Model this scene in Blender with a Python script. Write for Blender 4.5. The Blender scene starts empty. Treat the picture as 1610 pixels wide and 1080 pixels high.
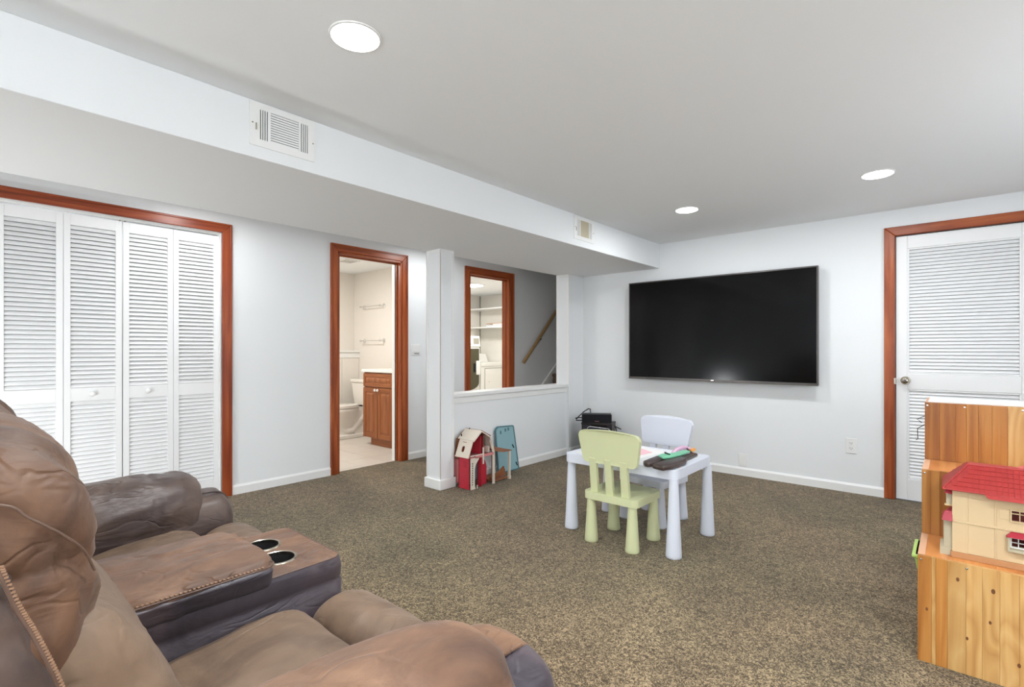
import bpy, bmesh, math, random
from mathutils import Vector, Matrix, noise
from mathutils.geometry import tessellate_polygon
random.seed(7)
SC = bpy.context.scene
COL = SC.collection
PI = math.pi

# ------------------------------------------------------------------ camera
F_PX, W_PX = 795.0, 1610.0
cam_data = bpy.data.cameras.new('camera')
cam_data.sensor_width = 36.0
cam_data.lens = F_PX / W_PX * 36.0
cam_data.shift_y = 10.0 / W_PX
cam_data.clip_start = 0.02
cam = bpy.data.objects.new('camera', cam_data)
COL.objects.link(cam)
cam.location = (0, 0, 1.2)
cam.rotation_euler = (PI / 2, 0, math.atan(698.5 / F_PX))
SC.camera = cam

# ------------------------------------------------------------------ world, exposure
world = bpy.data.worlds.new('world'); SC.world = world
world.use_nodes = True
wn = world.node_tree.nodes
wn['Background'].inputs['Color'].default_value = (0.75, 0.82, 0.95, 1)
wn['Background'].inputs['Strength'].default_value = 1.0
SC.view_settings.view_transform = 'Standard'
SC.view_settings.look = 'None'
SC.view_settings.gamma = 1.0
SC.view_settings.use_curve_mapping = False
SC.view_settings.exposure = 0.32

# ------------------------------------------------------------------ lights
def area(name, loc, rot, sx, sy, power, color=(1, 1, 1), shape='RECTANGLE', spread=PI):
    d = bpy.data.lights.new(name, 'AREA'); d.shape = shape; d.size = sx
    if shape in ('RECTANGLE', 'ELLIPSE'): d.size_y = sy
    d.energy = power; d.color = color; d.spread = spread
    o = bpy.data.objects.new(name, d); COL.objects.link(o)
    o.location = loc; o.rotation_euler = rot
    return o
CEIL = 2.325
DOWN = [(-1.622, 0.994), (-0.378, 0.994), (0.87, 0.994), (-1.625, 3.975), (-0.378, 3.975)]
P_DOWN = 14.0
for x, y in DOWN:
    area('downlight_lamp', (x, y, CEIL - 0.012), (0, 0, 0), 0.15, 0.15, P_DOWN * (0.72 if y > 2 else 0.95), (0.94, 0.975, 1.0), 'DISK', PI if y > 2 else 2.3)
# fill light at the added basement windows in the right and back walls
area('window_fill', (1.56, 2.9, 1.5), (0, PI / 2, 0), 0.9, 1.5, 9, (0.86, 0.92, 1.0))
area('window_fill', (-1.0, -2.16, 1.5), (-PI / 2, 0, 0), 1.6, 0.9, 12, (0.86, 0.92, 1.0))
# fill lamps added behind the camera: one torchiere towards the ceiling, two open globes
UP = [(0.75, -1.3)]
for x, y in UP:
    area('torchiere_fill', (x, y, 1.62), (PI, 0, 0), 0.3, 0.3, 86, (0.93, 0.97, 1.0), 'DISK')
FILL_GLOBES = [(1.2, -0.9, 1.35, 18), (-3.5, -0.45, 0.5, 40)]
for x, y, z, p in FILL_GLOBES:
    d_ = bpy.data.lights.new('globe_fill', 'POINT'); d_.energy = p; d_.shadow_soft_size = 0.16; d_.color = (0.94, 0.975, 1.0)
    o_ = bpy.data.objects.new('globe_fill', d_); COL.objects.link(o_); o_.location = (x, y, z)
# bathroom, laundry, closet ceiling lamps, and fill lamps added in the hall
area('bathroom_lamp', (-5.6, 2.75, 2.30), (0, 0, 0), 0.35, 0.35, 24, (1.0, 0.97, 0.93), 'DISK')
area('laundry_lamp', (-5.48, 5.32, 2.15), (0, 0, 0), 0.35, 0.35, 21, (1.0, 0.97, 0.92), 'DISK')
area('closet_lamp', (-4.85, 0.55, 2.29), (0, 0, 0), 0.2, 0.2, 6, (1, 1, 1), 'DISK')
HALL_FILL = [(-4.0, 3.55), (-4.0, 1.3)]
for x, y in HALL_FILL:
    area('hall_fill', (x, y, CEIL - 0.012), (0, 0, 0), 0.15, 0.15, 5, (0.96, 0.98, 1.0), 'DISK')

# ------------------------------------------------------------------ materials
def srgb(r, g, b):
    f = lambda c: (c / 255) / 12.92 if c / 255 <= .04045 else (((c / 255) + .055) / 1.055) ** 2.4
    return (f(r), f(g), f(b), 1)
def mat(name, col, rough=0.5, metal=0.0, spec=0.5, bump=0.0, bscale=60, var=0.0, vscale=3, coat=0):
    m = bpy.data.materials.new(name); m.use_nodes = True
    nt = m.node_tree; b = nt.nodes['Principled BSDF']
    b.inputs['Base Color'].default_value = col
    b.inputs['Roughness'].default_value = rough
    b.inputs['Metallic'].default_value = metal
    b.inputs['Specular IOR Level'].default_value = spec
    b.inputs['Coat Weight'].default_value = coat
    tc = nt.nodes.new('ShaderNodeTexCoord')
    if var:
        n = nt.nodes.new('ShaderNodeTexNoise'); n.inputs['Scale'].default_value = vscale; n.inputs['Detail'].default_value = 4
        nt.links.new(tc.outputs['Object'], n.inputs['Vector'])
        mr = nt.nodes.new('ShaderNodeMapRange'); mr.inputs[3].default_value = 1 - var; mr.inputs[4].default_value = 1 + var
        nt.links.new(n.outputs['Fac'], mr.inputs[0])
        mx = nt.nodes.new('ShaderNodeVectorMath'); mx.operation = 'SCALE'; mx.inputs[0].default_value = col[:3]
        nt.links.new(mr.outputs[0], mx.inputs['Scale']); nt.links.new(mx.outputs[0], b.inputs['Base Color'])
    if bump:
        n2 = nt.nodes.new('ShaderNodeTexNoise'); n2.inputs['Scale'].default_value = bscale; n2.inputs['Detail'].default_value = 3
        nt.links.new(tc.outputs['Object'], n2.inputs['Vector'])
        bp = nt.nodes.new('ShaderNodeBump'); bp.inputs['Strength'].default_value = bump; bp.inputs['Distance'].default_value = 0.01
        nt.links.new(n2.outputs['Fac'], bp.inputs['Height']); nt.links.new(bp.outputs[0], b.inputs['Normal'])
    return m
def ramp(nt, src, stops):
    r = nt.nodes.new('ShaderNodeValToRGB')
    while len(r.color_ramp.elements) < len(stops): r.color_ramp.elements.new(0.5)
    for e, (p, c) in zip(r.color_ramp.elements, stops): e.position = p; e.color = c
    nt.links.new(src, r.inputs[0]); return r
def wood(name, c1, c2, c3, axis, rough=0.35, scale=14, stretch=0.06, rnd=0.0, knots=False, coat=0.0, spec=0.4):
    """grain runs along `axis` (0,1,2)"""
    m = bpy.data.materials.new(name); m.use_nodes = True
    nt = m.node_tree; b = nt.nodes['Principled BSDF']; L = nt.links.new
    tc = nt.nodes.new('ShaderNodeTexCoord')
    oi = nt.nodes.new('ShaderNodeObjectInfo')
    ad = nt.nodes.new('ShaderNodeVectorMath'); ad.operation = 'MULTIPLY_ADD'
    L(oi.outputs['Random'], ad.inputs[0]); ad.inputs[1].default_value = (13.1, 17.7, 9.3); L(tc.outputs['Object'], ad.inputs[2])
    mp = nt.nodes.new('ShaderNodeMapping'); s = [1, 1, 1]; s[axis] = stretch; mp.inputs['Scale'].default_value = s
    L(ad.outputs[0], mp.inputs['Vector'])
    n1 = nt.nodes.new('ShaderNodeTexNoise'); n1.inputs['Scale'].default_value = scale; n1.inputs['Detail'].default_value = 5; n1.inputs['Distortion'].default_value = 1.2
    L(mp.outputs[0], n1.inputs['Vector'])
    out = n1.outputs['Fac']
    if knots:
        n3 = nt.nodes.new('ShaderNodeTexNoise'); n3.inputs['Scale'].default_value = 3.2; n3.inputs['Detail'].default_value = 1.0
        mp3 = nt.nodes.new('ShaderNodeMapping'); s3 = [2.6, 2.6, 2.6]; s3[axis] = 0.9; mp3.inputs['Scale'].default_value = s3
        L(ad.outputs[0], mp3.inputs['Vector']); L(mp3.outputs[0], n3.inputs['Vector'])
        ml = nt.nodes.new('ShaderNodeMath'); ml.operation = 'MULTIPLY'; ml.inputs[1].default_value = 9.0; L(n3.outputs['Fac'], ml.inputs[0])
        fr = nt.nodes.new('ShaderNodeMath'); fr.operation = 'PINGPONG'; fr.inputs[1].default_value = 0.5; L(ml.outputs[0], fr.inputs[0])
        pw = nt.nodes.new('ShaderNodeMath'); pw.operation = 'MULTIPLY'; pw.inputs[1].default_value = 0.42; L(fr.outputs[0], pw.inputs[0])
        ad2 = nt.nodes.new('ShaderNodeMath'); ad2.operation = 'MULTIPLY_ADD'; ad2.inputs[1].default_value = 0.75; L(n1.outputs['Fac'], ad2.inputs[0]); L(pw.outputs[0], ad2.inputs[2])
        out = ad2.outputs[0]
    r = ramp(nt, out, [(0.25, c1), (0.5, c2), (0.75, c3)])
    hs = nt.nodes.new('ShaderNodeHueSaturation'); L(r.outputs[0], hs.inputs['Color'])
    mr = nt.nodes.new('ShaderNodeMapRange'); mr.inputs[3].default_value = 1 - rnd; mr.inputs[4].default_value = 1 + rnd * 0.5
    L(oi.outputs['Random'], mr.inputs[0]); L(mr.outputs[0], hs.inputs['Value'])
    L(hs.outputs[0], b.inputs['Base Color'])
    b.inputs['Roughness'].default_value = rough; b.inputs['Coat Weight'].default_value = coat; b.inputs['Coat Roughness'].default_value = 0.2
    b.inputs['Specular IOR Level'].default_value = spec
    bp = nt.nodes.new('ShaderNodeBump'); bp.inputs['Strength'].default_value = 0.15; bp.inputs['Distance'].default_value = 0.002
    L(n1.outputs['Fac'], bp.inputs['Height']); L(bp.outputs[0], b.inputs['Normal'])
    return m
def emit(name, col, strength):
    m = bpy.data.materials.new(name); m.use_nodes = True; nt = m.node_tree
    b = nt.nodes['Principled BSDF']; b.inputs['Base Color'].default_value = (0.9, 0.9, 0.9, 1)
    b.inputs['Emission Color'].default_value = col; b.inputs['Emission Strength'].default_value = strength
    return m
def carpet():
    m = bpy.data.materials.new('carpet_pile'); m.use_nodes = True; nt = m.node_tree; b = nt.nodes['Principled BSDF']; L = nt.links.new
    tc = nt.nodes.new('ShaderNodeTexCoord')
    # twisted yarn flecks
    n = nt.nodes.new('ShaderNodeTexNoise'); n.inputs['Scale'].default_value = 62; n.inputs['Detail'].default_value = 2.0; n.inputs['Distortion'].default_value = 1.4
    L(tc.outputs['Object'], n.inputs['Vector'])
    ab = nt.nodes.new('ShaderNodeMath'); ab.operation = 'SUBTRACT'; ab.inputs[1].default_value = 0.5; L(n.outputs['Fac'], ab.inputs[0])
    ab2 = nt.nodes.new('ShaderNodeMath'); ab2.operation = 'ABSOLUTE'; L(ab.outputs[0], ab2.inputs[0])
    r = ramp(nt, ab2.outputs[0], [(0.0, srgb(44, 36, 26)), (0.045, srgb(94, 80, 60)), (0.13, srgb(152, 133, 105))])
    # brushed patches
    n2 = nt.nodes.new('ShaderNodeTexNoise'); n2.inputs['Scale'].default_value = 1.6; n2.inputs['Detail'].default_value = 4; n2.inputs['Roughness'].default_value = 0.6; n2.inputs['Distortion'].default_value = 0.8
    L(tc.outputs['Object'], n2.inputs['Vector'])
    mr = nt.nodes.new('ShaderNodeMapRange'); mr.inputs[1].default_value = 0.3; mr.inputs[2].default_value = 0.7; mr.inputs[3].default_value = 0.74; mr.inputs[4].default_value = 1.22
    L(n2.outputs['Fac'], mr.inputs[0])
    sc = nt.nodes.new('ShaderNodeVectorMath'); sc.operation = 'SCALE'; L(r.outputs[0], sc.inputs[0]); L(mr.outputs[0], sc.inputs['Scale'])
    n4 = nt.nodes.new('ShaderNodeTexNoise'); n4.inputs['Scale'].default_value = 0.9; L(tc.outputs['Object'], n4.inputs['Vector'])
    r4 = ramp(nt, n4.outputs['Fac'], [(0.35, (1.0, 0.97, 0.93, 1)), (0.65, (0.95, 1.0, 0.93, 1))])
    mu = nt.nodes.new('ShaderNodeVectorMath'); mu.operation = 'MULTIPLY'; L(sc.outputs[0], mu.inputs[0]); L(r4.outputs[0], mu.inputs[1])
    L(mu.outputs[0], b.inputs['Base Color'])
    b.inputs['Roughness'].default_value = 0.95; b.inputs['Specular IOR Level'].default_value = 0.1
    b.inputs['Sheen Weight'].default_value = 0.15
    bp = nt.nodes.new('ShaderNodeBump'); bp.inputs['Strength'].default_value = 0.8; bp.inputs['Distance'].default_value = 0.006
    L(ab2.outputs[0], bp.inputs['Height']); L(bp.outputs[0], b.inputs['Normal'])
    return m
def leather(name, c1, c2, c3, rough=0.55, bumps=0.5):
    m = bpy.data.materials.new(name); m.use_nodes = True; nt = m.node_tree; b = nt.nodes['Principled BSDF']; L = nt.links.new
    tc = nt.nodes.new('ShaderNodeTexCoord')
    n = nt.nodes.new('ShaderNodeTexNoise'); n.inputs['Scale'].default_value = 4.5; n.inputs['Detail'].default_value = 6; n.inputs['Roughness'].default_value = 0.6; n.inputs['Distortion'].default_value = 0.9
    L(tc.outputs['Object'], n.inputs['Vector'])
    r = ramp(nt, n.outputs['Fac'], [(0.3, c1), (0.5, c2), (0.7, c3)])
    L(r.outputs[0], b.inputs['Base Color'])
    b.inputs['Roughness'].default_value = rough; b.inputs['Specular IOR Level'].default_value = 0.35
    b.inputs['Sheen Weight'].default_value = 0.08; b.inputs['Sheen Roughness'].default_value = 0.5
    n2 = nt.nodes.new('ShaderNodeTexNoise'); n2.inputs['Scale'].default_value = 7; n2.inputs['Detail'].default_value = 5; n2.inputs['Distortion'].default_value = 0.9; n2.inputs['Roughness'].default_value = 0.5
    mp = nt.nodes.new('ShaderNodeMapping'); mp.inputs['Scale'].default_value = (1, 0.55, 1.2); mp.inputs['Rotation'].default_value = (0.2, 0.3, 0.6)
    L(tc.outputs['Object'], mp.inputs['Vector']); L(mp.outputs[0], n2.inputs['Vector'])
    bp = nt.nodes.new('ShaderNodeBump'); bp.inputs['Strength'].default_value = bumps; bp.inputs['Distance'].default_value = 0.02
    L(n2.outputs['Fac'], bp.inputs['Height'])
    # soft wrinkles: ridged, stretched noise that comes and goes
    def ridge(scale, rot, stretch, dist, strength, m0, m1, nin):
        mpr = nt.nodes.new('ShaderNodeMapping'); mpr.inputs['Rotation'].default_value = rot; mpr.inputs['Scale'].default_value = stretch
        L(tc.outputs['Object'], mpr.inputs['Vector'])
        q = nt.nodes.new('ShaderNodeTexNoise'); q.inputs['Scale'].default_value = scale; q.inputs['Detail'].default_value = 1.5; q.inputs['Distortion'].default_value = 0.6; L(mpr.outputs[0], q.inputs['Vector'])
        s1 = nt.nodes.new('ShaderNodeMath'); s1.operation = 'SUBTRACT'; s1.inputs[1].default_value = 0.5; L(q.outputs['Fac'], s1.inputs[0])
        s2 = nt.nodes.new('ShaderNodeMath'); s2.operation = 'ABSOLUTE'; L(s1.outputs[0], s2.inputs[0])
        s3 = nt.nodes.new('ShaderNodeMapRange'); s3.interpolation_type = 'SMOOTHSTEP'; s3.inputs[1].default_value = 0; s3.inputs[2].default_value = 0.07; L(s2.outputs[0], s3.inputs[0])
        k = nt.nodes.new('ShaderNodeTexNoise'); k.inputs['Scale'].default_value = scale * .45; k.inputs['Detail'].default_value = 1; L(mpr.outputs[0], k.inputs['Vector'])
        k2 = nt.nodes.new('ShaderNodeMapRange'); k2.interpolation_type = 'SMOOTHSTEP'; k2.inputs[1].default_value = m0; k2.inputs[2].default_value = m1; L(k.outputs['Fac'], k2.inputs[0])
        inv = nt.nodes.new('ShaderNodeMath'); inv.operation = 'SUBTRACT'; inv.inputs[0].default_value = 1; L(s3.outputs[0], inv.inputs[1])
        pr_ = nt.nodes.new('ShaderNodeMath'); pr_.operation = 'MULTIPLY'; L(inv.outputs[0], pr_.inputs[0]); L(k2.outputs[0], pr_.inputs[1])
        bq = nt.nodes.new('ShaderNodeBump'); bq.invert = True; bq.inputs['Strength'].default_value = strength; bq.inputs['Distance'].default_value = dist
        L(pr_.outputs[0], bq.inputs['Height']); L(nin.outputs[0], bq.inputs['Normal']); return bq
    bp = ridge(5.5, (.5, .2, .5), (1, .5, 1.5), .010, min(1, bumps * 1.2), .46, .62, bp)
    bp = ridge(14, (.1, .9, -.4), (1, .6, 1.6), .004, min(1, bumps * 1.2), .44, .62, bp)
    n5 = nt.nodes.new('ShaderNodeTexNoise'); n5.inputs['Scale'].default_value = 350; L(tc.outputs['Object'], n5.inputs['Vector'])
    bp2 = nt.nodes.new('ShaderNodeBump'); bp2.inputs['Strength'].default_value = 0.08; bp2.inputs['Distance'].default_value = 0.002
    L(n5.outputs['Fac'], bp2.inputs['Height']); L(bp.outputs[0], bp2.inputs['Normal']); L(bp2.outputs[0], b.inputs['Normal'])
    return m

M = {}
M['wall'] = mat('wall_paint', srgb(237, 239, 240), 0.75, bump=0.03, bscale=90, spec=0.25)
M['ceiling'] = mat('ceiling_paint', srgb(244, 246, 247), 0.85, spec=0.2, bump=0.03, bscale=60)
M['trim'] = mat('white_trim_paint', srgb(240, 240, 238), 0.4)
M['bathwall'] = mat('bathroom_paint', srgb(234, 229, 221), 0.7, spec=0.25)
M['laundrywall'] = mat('laundry_paint', srgb(240, 237, 230), 0.7, spec=0.25)
M['doorwhite'] = mat('white_door_paint', srgb(240, 240, 240), 0.4)
M['louver_shade'] = mat('grey_louver_shade', srgb(120, 120, 122), 0.8)  # grey stands in for the darkness behind the slats
M['carpet'] = carpet()
rw = (srgb(98, 38, 18), srgb(142, 62, 30), srgb(172, 88, 44))
M['casing_v'] = wood('red_stained_wood_upright', *rw, 2, scale=18)
M['casing_y'] = wood('red_stained_wood_head', *rw, 1, scale=18)
rw2 = (srgb(108, 46, 20), srgb(156, 74, 34), srgb(184, 102, 54))
M['casing2_v'] = wood('orange_stained_wood_upright', *rw2, 2, scale=18)
M['casing2_y'] = wood('orange_stained_wood_head', *rw2, 1, scale=18)
M['casing_x'] = wood('orange_stained_wood_head_x', *rw2, 0, scale=18)
M['vanity_v'] = wood('cherry_vanity_wood', srgb(120, 66, 34), srgb(150, 88, 48), srgb(172, 108, 62), 2, scale=16, stretch=0.08)
M['vanity_x'] = wood('cherry_vanity_wood_x', srgb(120, 66, 34), srgb(150, 88, 48), srgb(172, 108, 62), 0, scale=16, stretch=0.08)
M['pine_light'] = wood('pine_light', srgb(184, 132, 72), srgb(210, 164, 102), srgb(226, 186, 126), 2, scale=20, stretch=0.05, rnd=0.16, knots=True, coat=0.15)
M['pine_orange'] = wood('pine_orange', srgb(146, 88, 36), srgb(178, 118, 56), srgb(198, 142, 76), 2, scale=26, stretch=0.035, rnd=0.12, knots=False, coat=0.15)
M['pine_dark'] = wood('pine_dark', srgb(136, 78, 30), srgb(166, 104, 46), srgb(186, 126, 62), 2, scale=26, stretch=0.05, rnd=0.1, coat=0.15)
M['pine_tread'] = wood('pine_tread', srgb(190, 112, 52), srgb(216, 142, 76), srgb(230, 164, 98), 1, scale=18, stretch=0.05, rnd=0.06, coat=0.3)
M['pine_edge'] = mat('pine_end_grain', srgb(222, 172, 136), 0.5)
M['black_gloss'] = mat('tv_screen_glass', (0.002, 0.002, 0.0022, 1), 0.14, spec=0.22)
M['tv_frame'] = mat('tv_frame_metal', srgb(96, 92, 90), 0.3, metal=0.8)
M['metal'] = mat('brushed_nickel', srgb(190, 182, 168), 0.25, metal=1.0)
M['chrome'] = mat('chrome', srgb(225, 225, 225), 0.12, metal=1.0)
M['brass'] = mat('brass_rail', srgb(190, 158, 112), 0.35, metal=0.6)
M['white_plastic'] = mat('white_plastic', srgb(240, 240, 238), 0.35)
M['porcelain'] = mat('porcelain', srgb(238, 234, 226), 0.12)
M['black'] = mat('black_plastic', srgb(24, 24, 28), 0.5)
M['dark_hole'] = mat('dark_void', srgb(14, 13, 14), 0.8)
M['kid_blue'] = mat('pale_blue_plastic', srgb(218, 222, 233), 0.4)
M['kid_green'] = mat('pale_green_plastic', srgb(205, 208, 164), 0.42)
M['lea'] = leather('tan_leather', srgb(62, 41, 30), srgb(93, 65, 46), srgb(118, 86, 62))
M['lea_seat'] = leather('seat_leather', srgb(80, 62, 48), srgb(104, 83, 65), srgb(120, 97, 77), bumps=0.35)
M['lea_grey_shaded'] = leather('shaded_grey_brown_leather', srgb(50, 41, 40), srgb(74, 60, 55), srgb(94, 77, 68), 0.42)  # pull-up leather tone with the shade of the sides put into the colour
M['lea_dark_shaded'] = leather('shaded_plum_leather', srgb(40, 36, 42), srgb(58, 50, 56), srgb(76, 64, 66), 0.42, 0.3)  # deeper version, side shade painted into the leather colour
M['stitch'] = mat('tan_thread', srgb(134, 102, 78), 0.6)
M['seam'] = mat('seam_piping', srgb(92, 70, 58), 0.5)
M['red_ply'] = mat('red_painted_ply', srgb(186, 38, 56), 0.45)
M['cream_ply'] = mat('cream_painted_ply', srgb(228, 216, 200), 0.5)
M['brown_ply'] = mat('brown_ply_edge', srgb(150, 92, 58), 0.6, var=0.15, vscale=30)
M['dark_red'] = mat('dark_red_ply', srgb(122, 36, 30), 0.55)
M['pink_ply'] = mat('pink_painted_ply', srgb(214, 134, 134), 0.5)
M['teal'] = mat('teal_board', srgb(146, 184, 192), 0.4)
M['teal_dark'] = mat('teal_edge', srgb(82, 124, 132), 0.5)
M['toy_cream'] = mat('cream_toy_plastic', srgb(212, 186, 146), 0.45)
M['toy_red'] = mat('red_toy_roof', srgb(168, 46, 42), 0.45)
M['toy_crimson'] = mat('crimson_toy_plastic', srgb(170, 46, 62), 0.45)
M['toy_grey'] = mat('grey_beige_toy_plastic', srgb(186, 176, 150), 0.5)
M['toy_base'] = mat('brown_toy_base', srgb(172, 118, 70), 0.5)
M['espresso'] = mat('espresso_laminate', srgb(48, 38, 38), 0.4)
M['tile'] = mat('beige_floor_tile', srgb(214, 206, 196), 0.3, var=0.03, vscale=5)
M['grout'] = mat('grout', srgb(178, 168, 158), 0.8)
M['appliance'] = mat('appliance_enamel', srgb(238, 238, 234), 0.25)
M['washer_glass'] = mat('smoked_washer_door', srgb(74, 70, 48), 0.15)
M['stair_carpet'] = mat('stair_carpet', srgb(108, 88, 76), 0.95, bump=0.5, bscale=150)
M['lamp_disc'] = emit('lamp_diffuser', (1, 0.99, 0.97, 1), 8.0)
M['fill_pane'] = emit('fill_window_glass', (0.85, 0.92, 1, 1), 3.0)  # glowing panes of the added windows, for fill

# ------------------------------------------------------------------ mesh builder
class MB:
    def __init__(s): s.v = []; s.f = []; s.m = []
    def add(s, vs, fs, mi=0):
        o = len(s.v); s.v += [tuple(v) for v in vs]; s.f += [tuple(i + o for i in f) for f in fs]; s.m += [mi] * len(fs); return s
    def box(s, x0, x1, y0, y1, z0, z1, mi=0, rot=None, c=None):
        vs = [Vector((x, y, z)) for x in (x0, x1) for y in (y0, y1) for z in (z0, z1)]
        if rot is not None:
            cc = Vector(c) if c else Vector(((x0 + x1) / 2, (y0 + y1) / 2, (z0 + z1) / 2))
            vs = [rot @ (v - cc) + cc for v in vs]
        return s.add(vs, [(0, 1, 3, 2), (4, 6, 7, 5), (0, 4, 5, 1), (2, 3, 7, 6), (0, 2, 6, 4), (1, 5, 7, 3)], mi)
    def prism(s, poly, axis, a0, a1, mi=0, holes=()):
        """poly: 2D points in the two other axes (in order); extruded along axis"""
        def P(p, a):
            q = [0, 0, 0]; o = [i for i in range(3) if i != axis]; q[axis] = a; q[o[0]] = p[0]; q[o[1]] = p[1]; return q
        loops = [list(poly)] + [list(h) for h in holes]
        flat = [p for l in loops for p in l]; n = len(flat)
        tris = tessellate_polygon([[Vector((p[0], p[1], 0)) for p in l] for l in loops])
        vs = [P(p, a0) for p in flat] + [P(p, a1) for p in flat]
        fs = [tuple(t) for t in tris] + [tuple(i + n for i in reversed(t)) for t in tris]
        k = 0
        for l in loops:
            m = len(l)
            for i in range(m):
                a, b = k + i, k + (i + 1) % m
                fs.append((a, b, b + n, a + n))
            k += m
        return s.add(vs, fs, mi)
    def tube(s, pts, r, n=10, mi=0, cap=True, radii=None):
        pts = [Vector(p) for p in pts]; rings = []
        up = Vector((0, 0, 1))
        for i, p in enumerate(pts):
            t = (pts[min(i + 1, len(pts) - 1)] - pts[max(i - 1, 0)]).normalized()
            a = t.cross(up)
            if a.length < 1e-3: a = t.cross(Vector((1, 0, 0)))
            a.normalize(); b = a.cross(t).normalized()
            rr = radii[i] if radii else r
            rings.append([p + rr * (math.cos(2 * PI * k / n) * a + math.sin(2 * PI * k / n) * b) for k in range(n)])
        vs = [v for R in rings for v in R]; fs = []
        for i in range(len(rings) - 1):
            for k in range(n):
                fs.append((i * n + k, i * n + (k + 1) % n, (i + 1) * n + (k + 1) % n, (i + 1) * n + k))
        if cap: fs.append(tuple(reversed(range(n)))); fs.append(tuple((len(rings) - 1) * n + k for k in range(n)))
        return s.add(vs, fs, mi)
    def lathe(s, prof, c, axis=2, n=28, mi=0, sx=1, sy=1, cap=True):
        """prof: (radius, height) list along axis from centre c"""
        vs = []; fs = []
        for r, h in prof:
            for k in range(n):
                a = 2 * PI * k / n; u, w = r * math.cos(a) * sx, r * math.sin(a) * sy
                if axis == 2: q = (u, w, h)
                elif axis == 1: q = (u, h, w)
                else: q = (h, u, w)
                vs.append((c[0] + q[0], c[1] + q[1], c[2] + q[2]))
        for i in range(len(prof) - 1):
            for k in range(n): fs.append((i * n + k, i * n + (k + 1) % n, (i + 1) * n + (k + 1) % n, (i + 1) * n + k))
        if cap and prof[0][0] > 1e-6: fs.append(tuple(reversed(range(n))))
        if cap and prof[-1][0] > 1e-6: fs.append(tuple((len(prof) - 1) * n + k for k in range(n)))
        return s.add(vs, fs, mi)
    def build(s, name, mats, parent=None, bevel=0.0, smooth=False, seg=2, world=True, rz=None, angle=40):
        me = bpy.data.meshes.new(name)
        off = Vector((0, 0, 0))
        if parent is not None and world:
            off = Vector(parent['w0'])
        me.from_pydata([tuple(Vector(v) - off) for v in s.v], [], s.f)
        if not isinstance(mats, (list, tuple)): mats = [mats]
        for m in mats: me.materials.append(m)
        me.polygons.foreach_set('material_index', s.m)
        bm = bmesh.new(); bm.from_mesh(me)
        bmesh.ops.recalc_face_normals(bm, faces=bm.faces)
        if bevel:
            es = [e for e in bm.edges if len(e.link_faces) == 2 and e.calc_face_angle(0) > math.radians(30)]
            bmesh.ops.bevel(bm, geom=es, offset=bevel, segments=seg, affect='EDGES', clamp_overlap=True, profile=0.5)
        for f in bm.faces: f.smooth = smooth
        bm.to_mesh(me); bm.free()
        if smooth: me.set_sharp_from_angle(angle=math.radians(angle))
        o = bpy.data.objects.new(name, me); COL.objects.link(o)
        if smooth and bevel:
            wn_ = o.modifiers.new('weighted', 'WEIGHTED_NORMAL'); wn_.keep_sharp = True
        if parent is not None: o.parent = parent
        o['w0'] = tuple(off)
        return o
def tag(o, label=None, cat=None, group=None, kind=None):
    if label: o['label'] = label
    if cat: o['category'] = cat
    if group: o['group'] = group
    if kind: o['kind'] = kind
    return o
def thing(name, label, cat, loc=(0, 0, 0), group=None, kind=None, rz=0):
    o = bpy.data.objects.new(name, None); COL.objects.link(o)
    o.location = loc; o.empty_display_size = 0.1; o.rotation_euler = (0, 0, rz)
    o['w0'] = tuple(loc) if rz == 0 else (0.0, 0.0, 0.0)
    return tag(o, label, cat, group, kind)
def dup(o, parent=None, shift=(0, 0, 0), rot=None):
    c = o.copy(); COL.objects.link(c); c.parent = parent
    c.location = Vector(o.location) + Vector(shift)
    return c
def rrect(x0, x1, y0, y1, r, n=6):
    pts = []
    for cx, cy, a in ((x1 - r, y1 - r, 0), (x0 + r, y1 - r, 90), (x0 + r, y0 + r, 180), (x1 - r, y0 + r, 270)):
        for k in range(n + 1):
            t = math.radians(a + 90 * k / n); pts.append((cx + r * math.cos(t), cy + r * math.sin(t)))
    return pts
def circ(cx, cy, r, n=28): return [(cx + r * math.cos(2 * PI * k / n), cy + r * math.sin(2 * PI * k / n)) for k in range(n)]

# ================================================================== SETTING
XL, YT, XR, YB = -4.5, 5.085, 1.6, -2.2
SF0, SF1, SFZ = -3.5, -2.375, 2.067       # soffit
def struct(mb, name, m, label, bevel=0, **k):
    o = mb.build(name, m, bevel=bevel, **k); tag(o, label, kind='structure'); return o

# floor (carpet) of main room and hall
fl = MB().box(XL - 0.1, XR, YB, YT + 0.05, -0.1, 0)
struct(fl, 'floor', M['carpet'], 'brown twist-pile carpet over the whole room')
# ceiling
struct(MB().box(XL - 0.12, XR + 0.1, YB - 0.1, YT + 0.12, CEIL, CEIL + 0.1), 'ceiling', M['ceiling'], 'flat white painted ceiling')
# soffit
struct(MB().box(SF0, SF1, YB, YT, SFZ, CEIL), 'trim_1', M['wall'], 'boxed duct soffit painted white along the ceiling', bevel=0.003)

# left wall with openings: closet (Y -0.37..1.53), bath (2.56..3.31), laundry (4.32..5.05)
OP = [(-0.40, 1.53, 2.15), (2.56, 3.31, 2.15), (4.32, 5.07, 2.15)]
wl = MB(); y = YB
for a, b, zt in OP:
    wl.box(XL - 0.12, XL, y, a, 0, CEIL); wl.box(XL - 0.12, XL, a, b, zt, CEIL); y = b
wl.box(XL - 0.12, XL, y, 9.0, 0, 4.2)
wl.box(XL - 0.12, XL, y, YT + .12, CEIL, CEIL + .0001)
struct(wl, 'wall_left', M['wall'], 'long light grey wall with closet, bathroom and laundry doorways')
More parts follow.
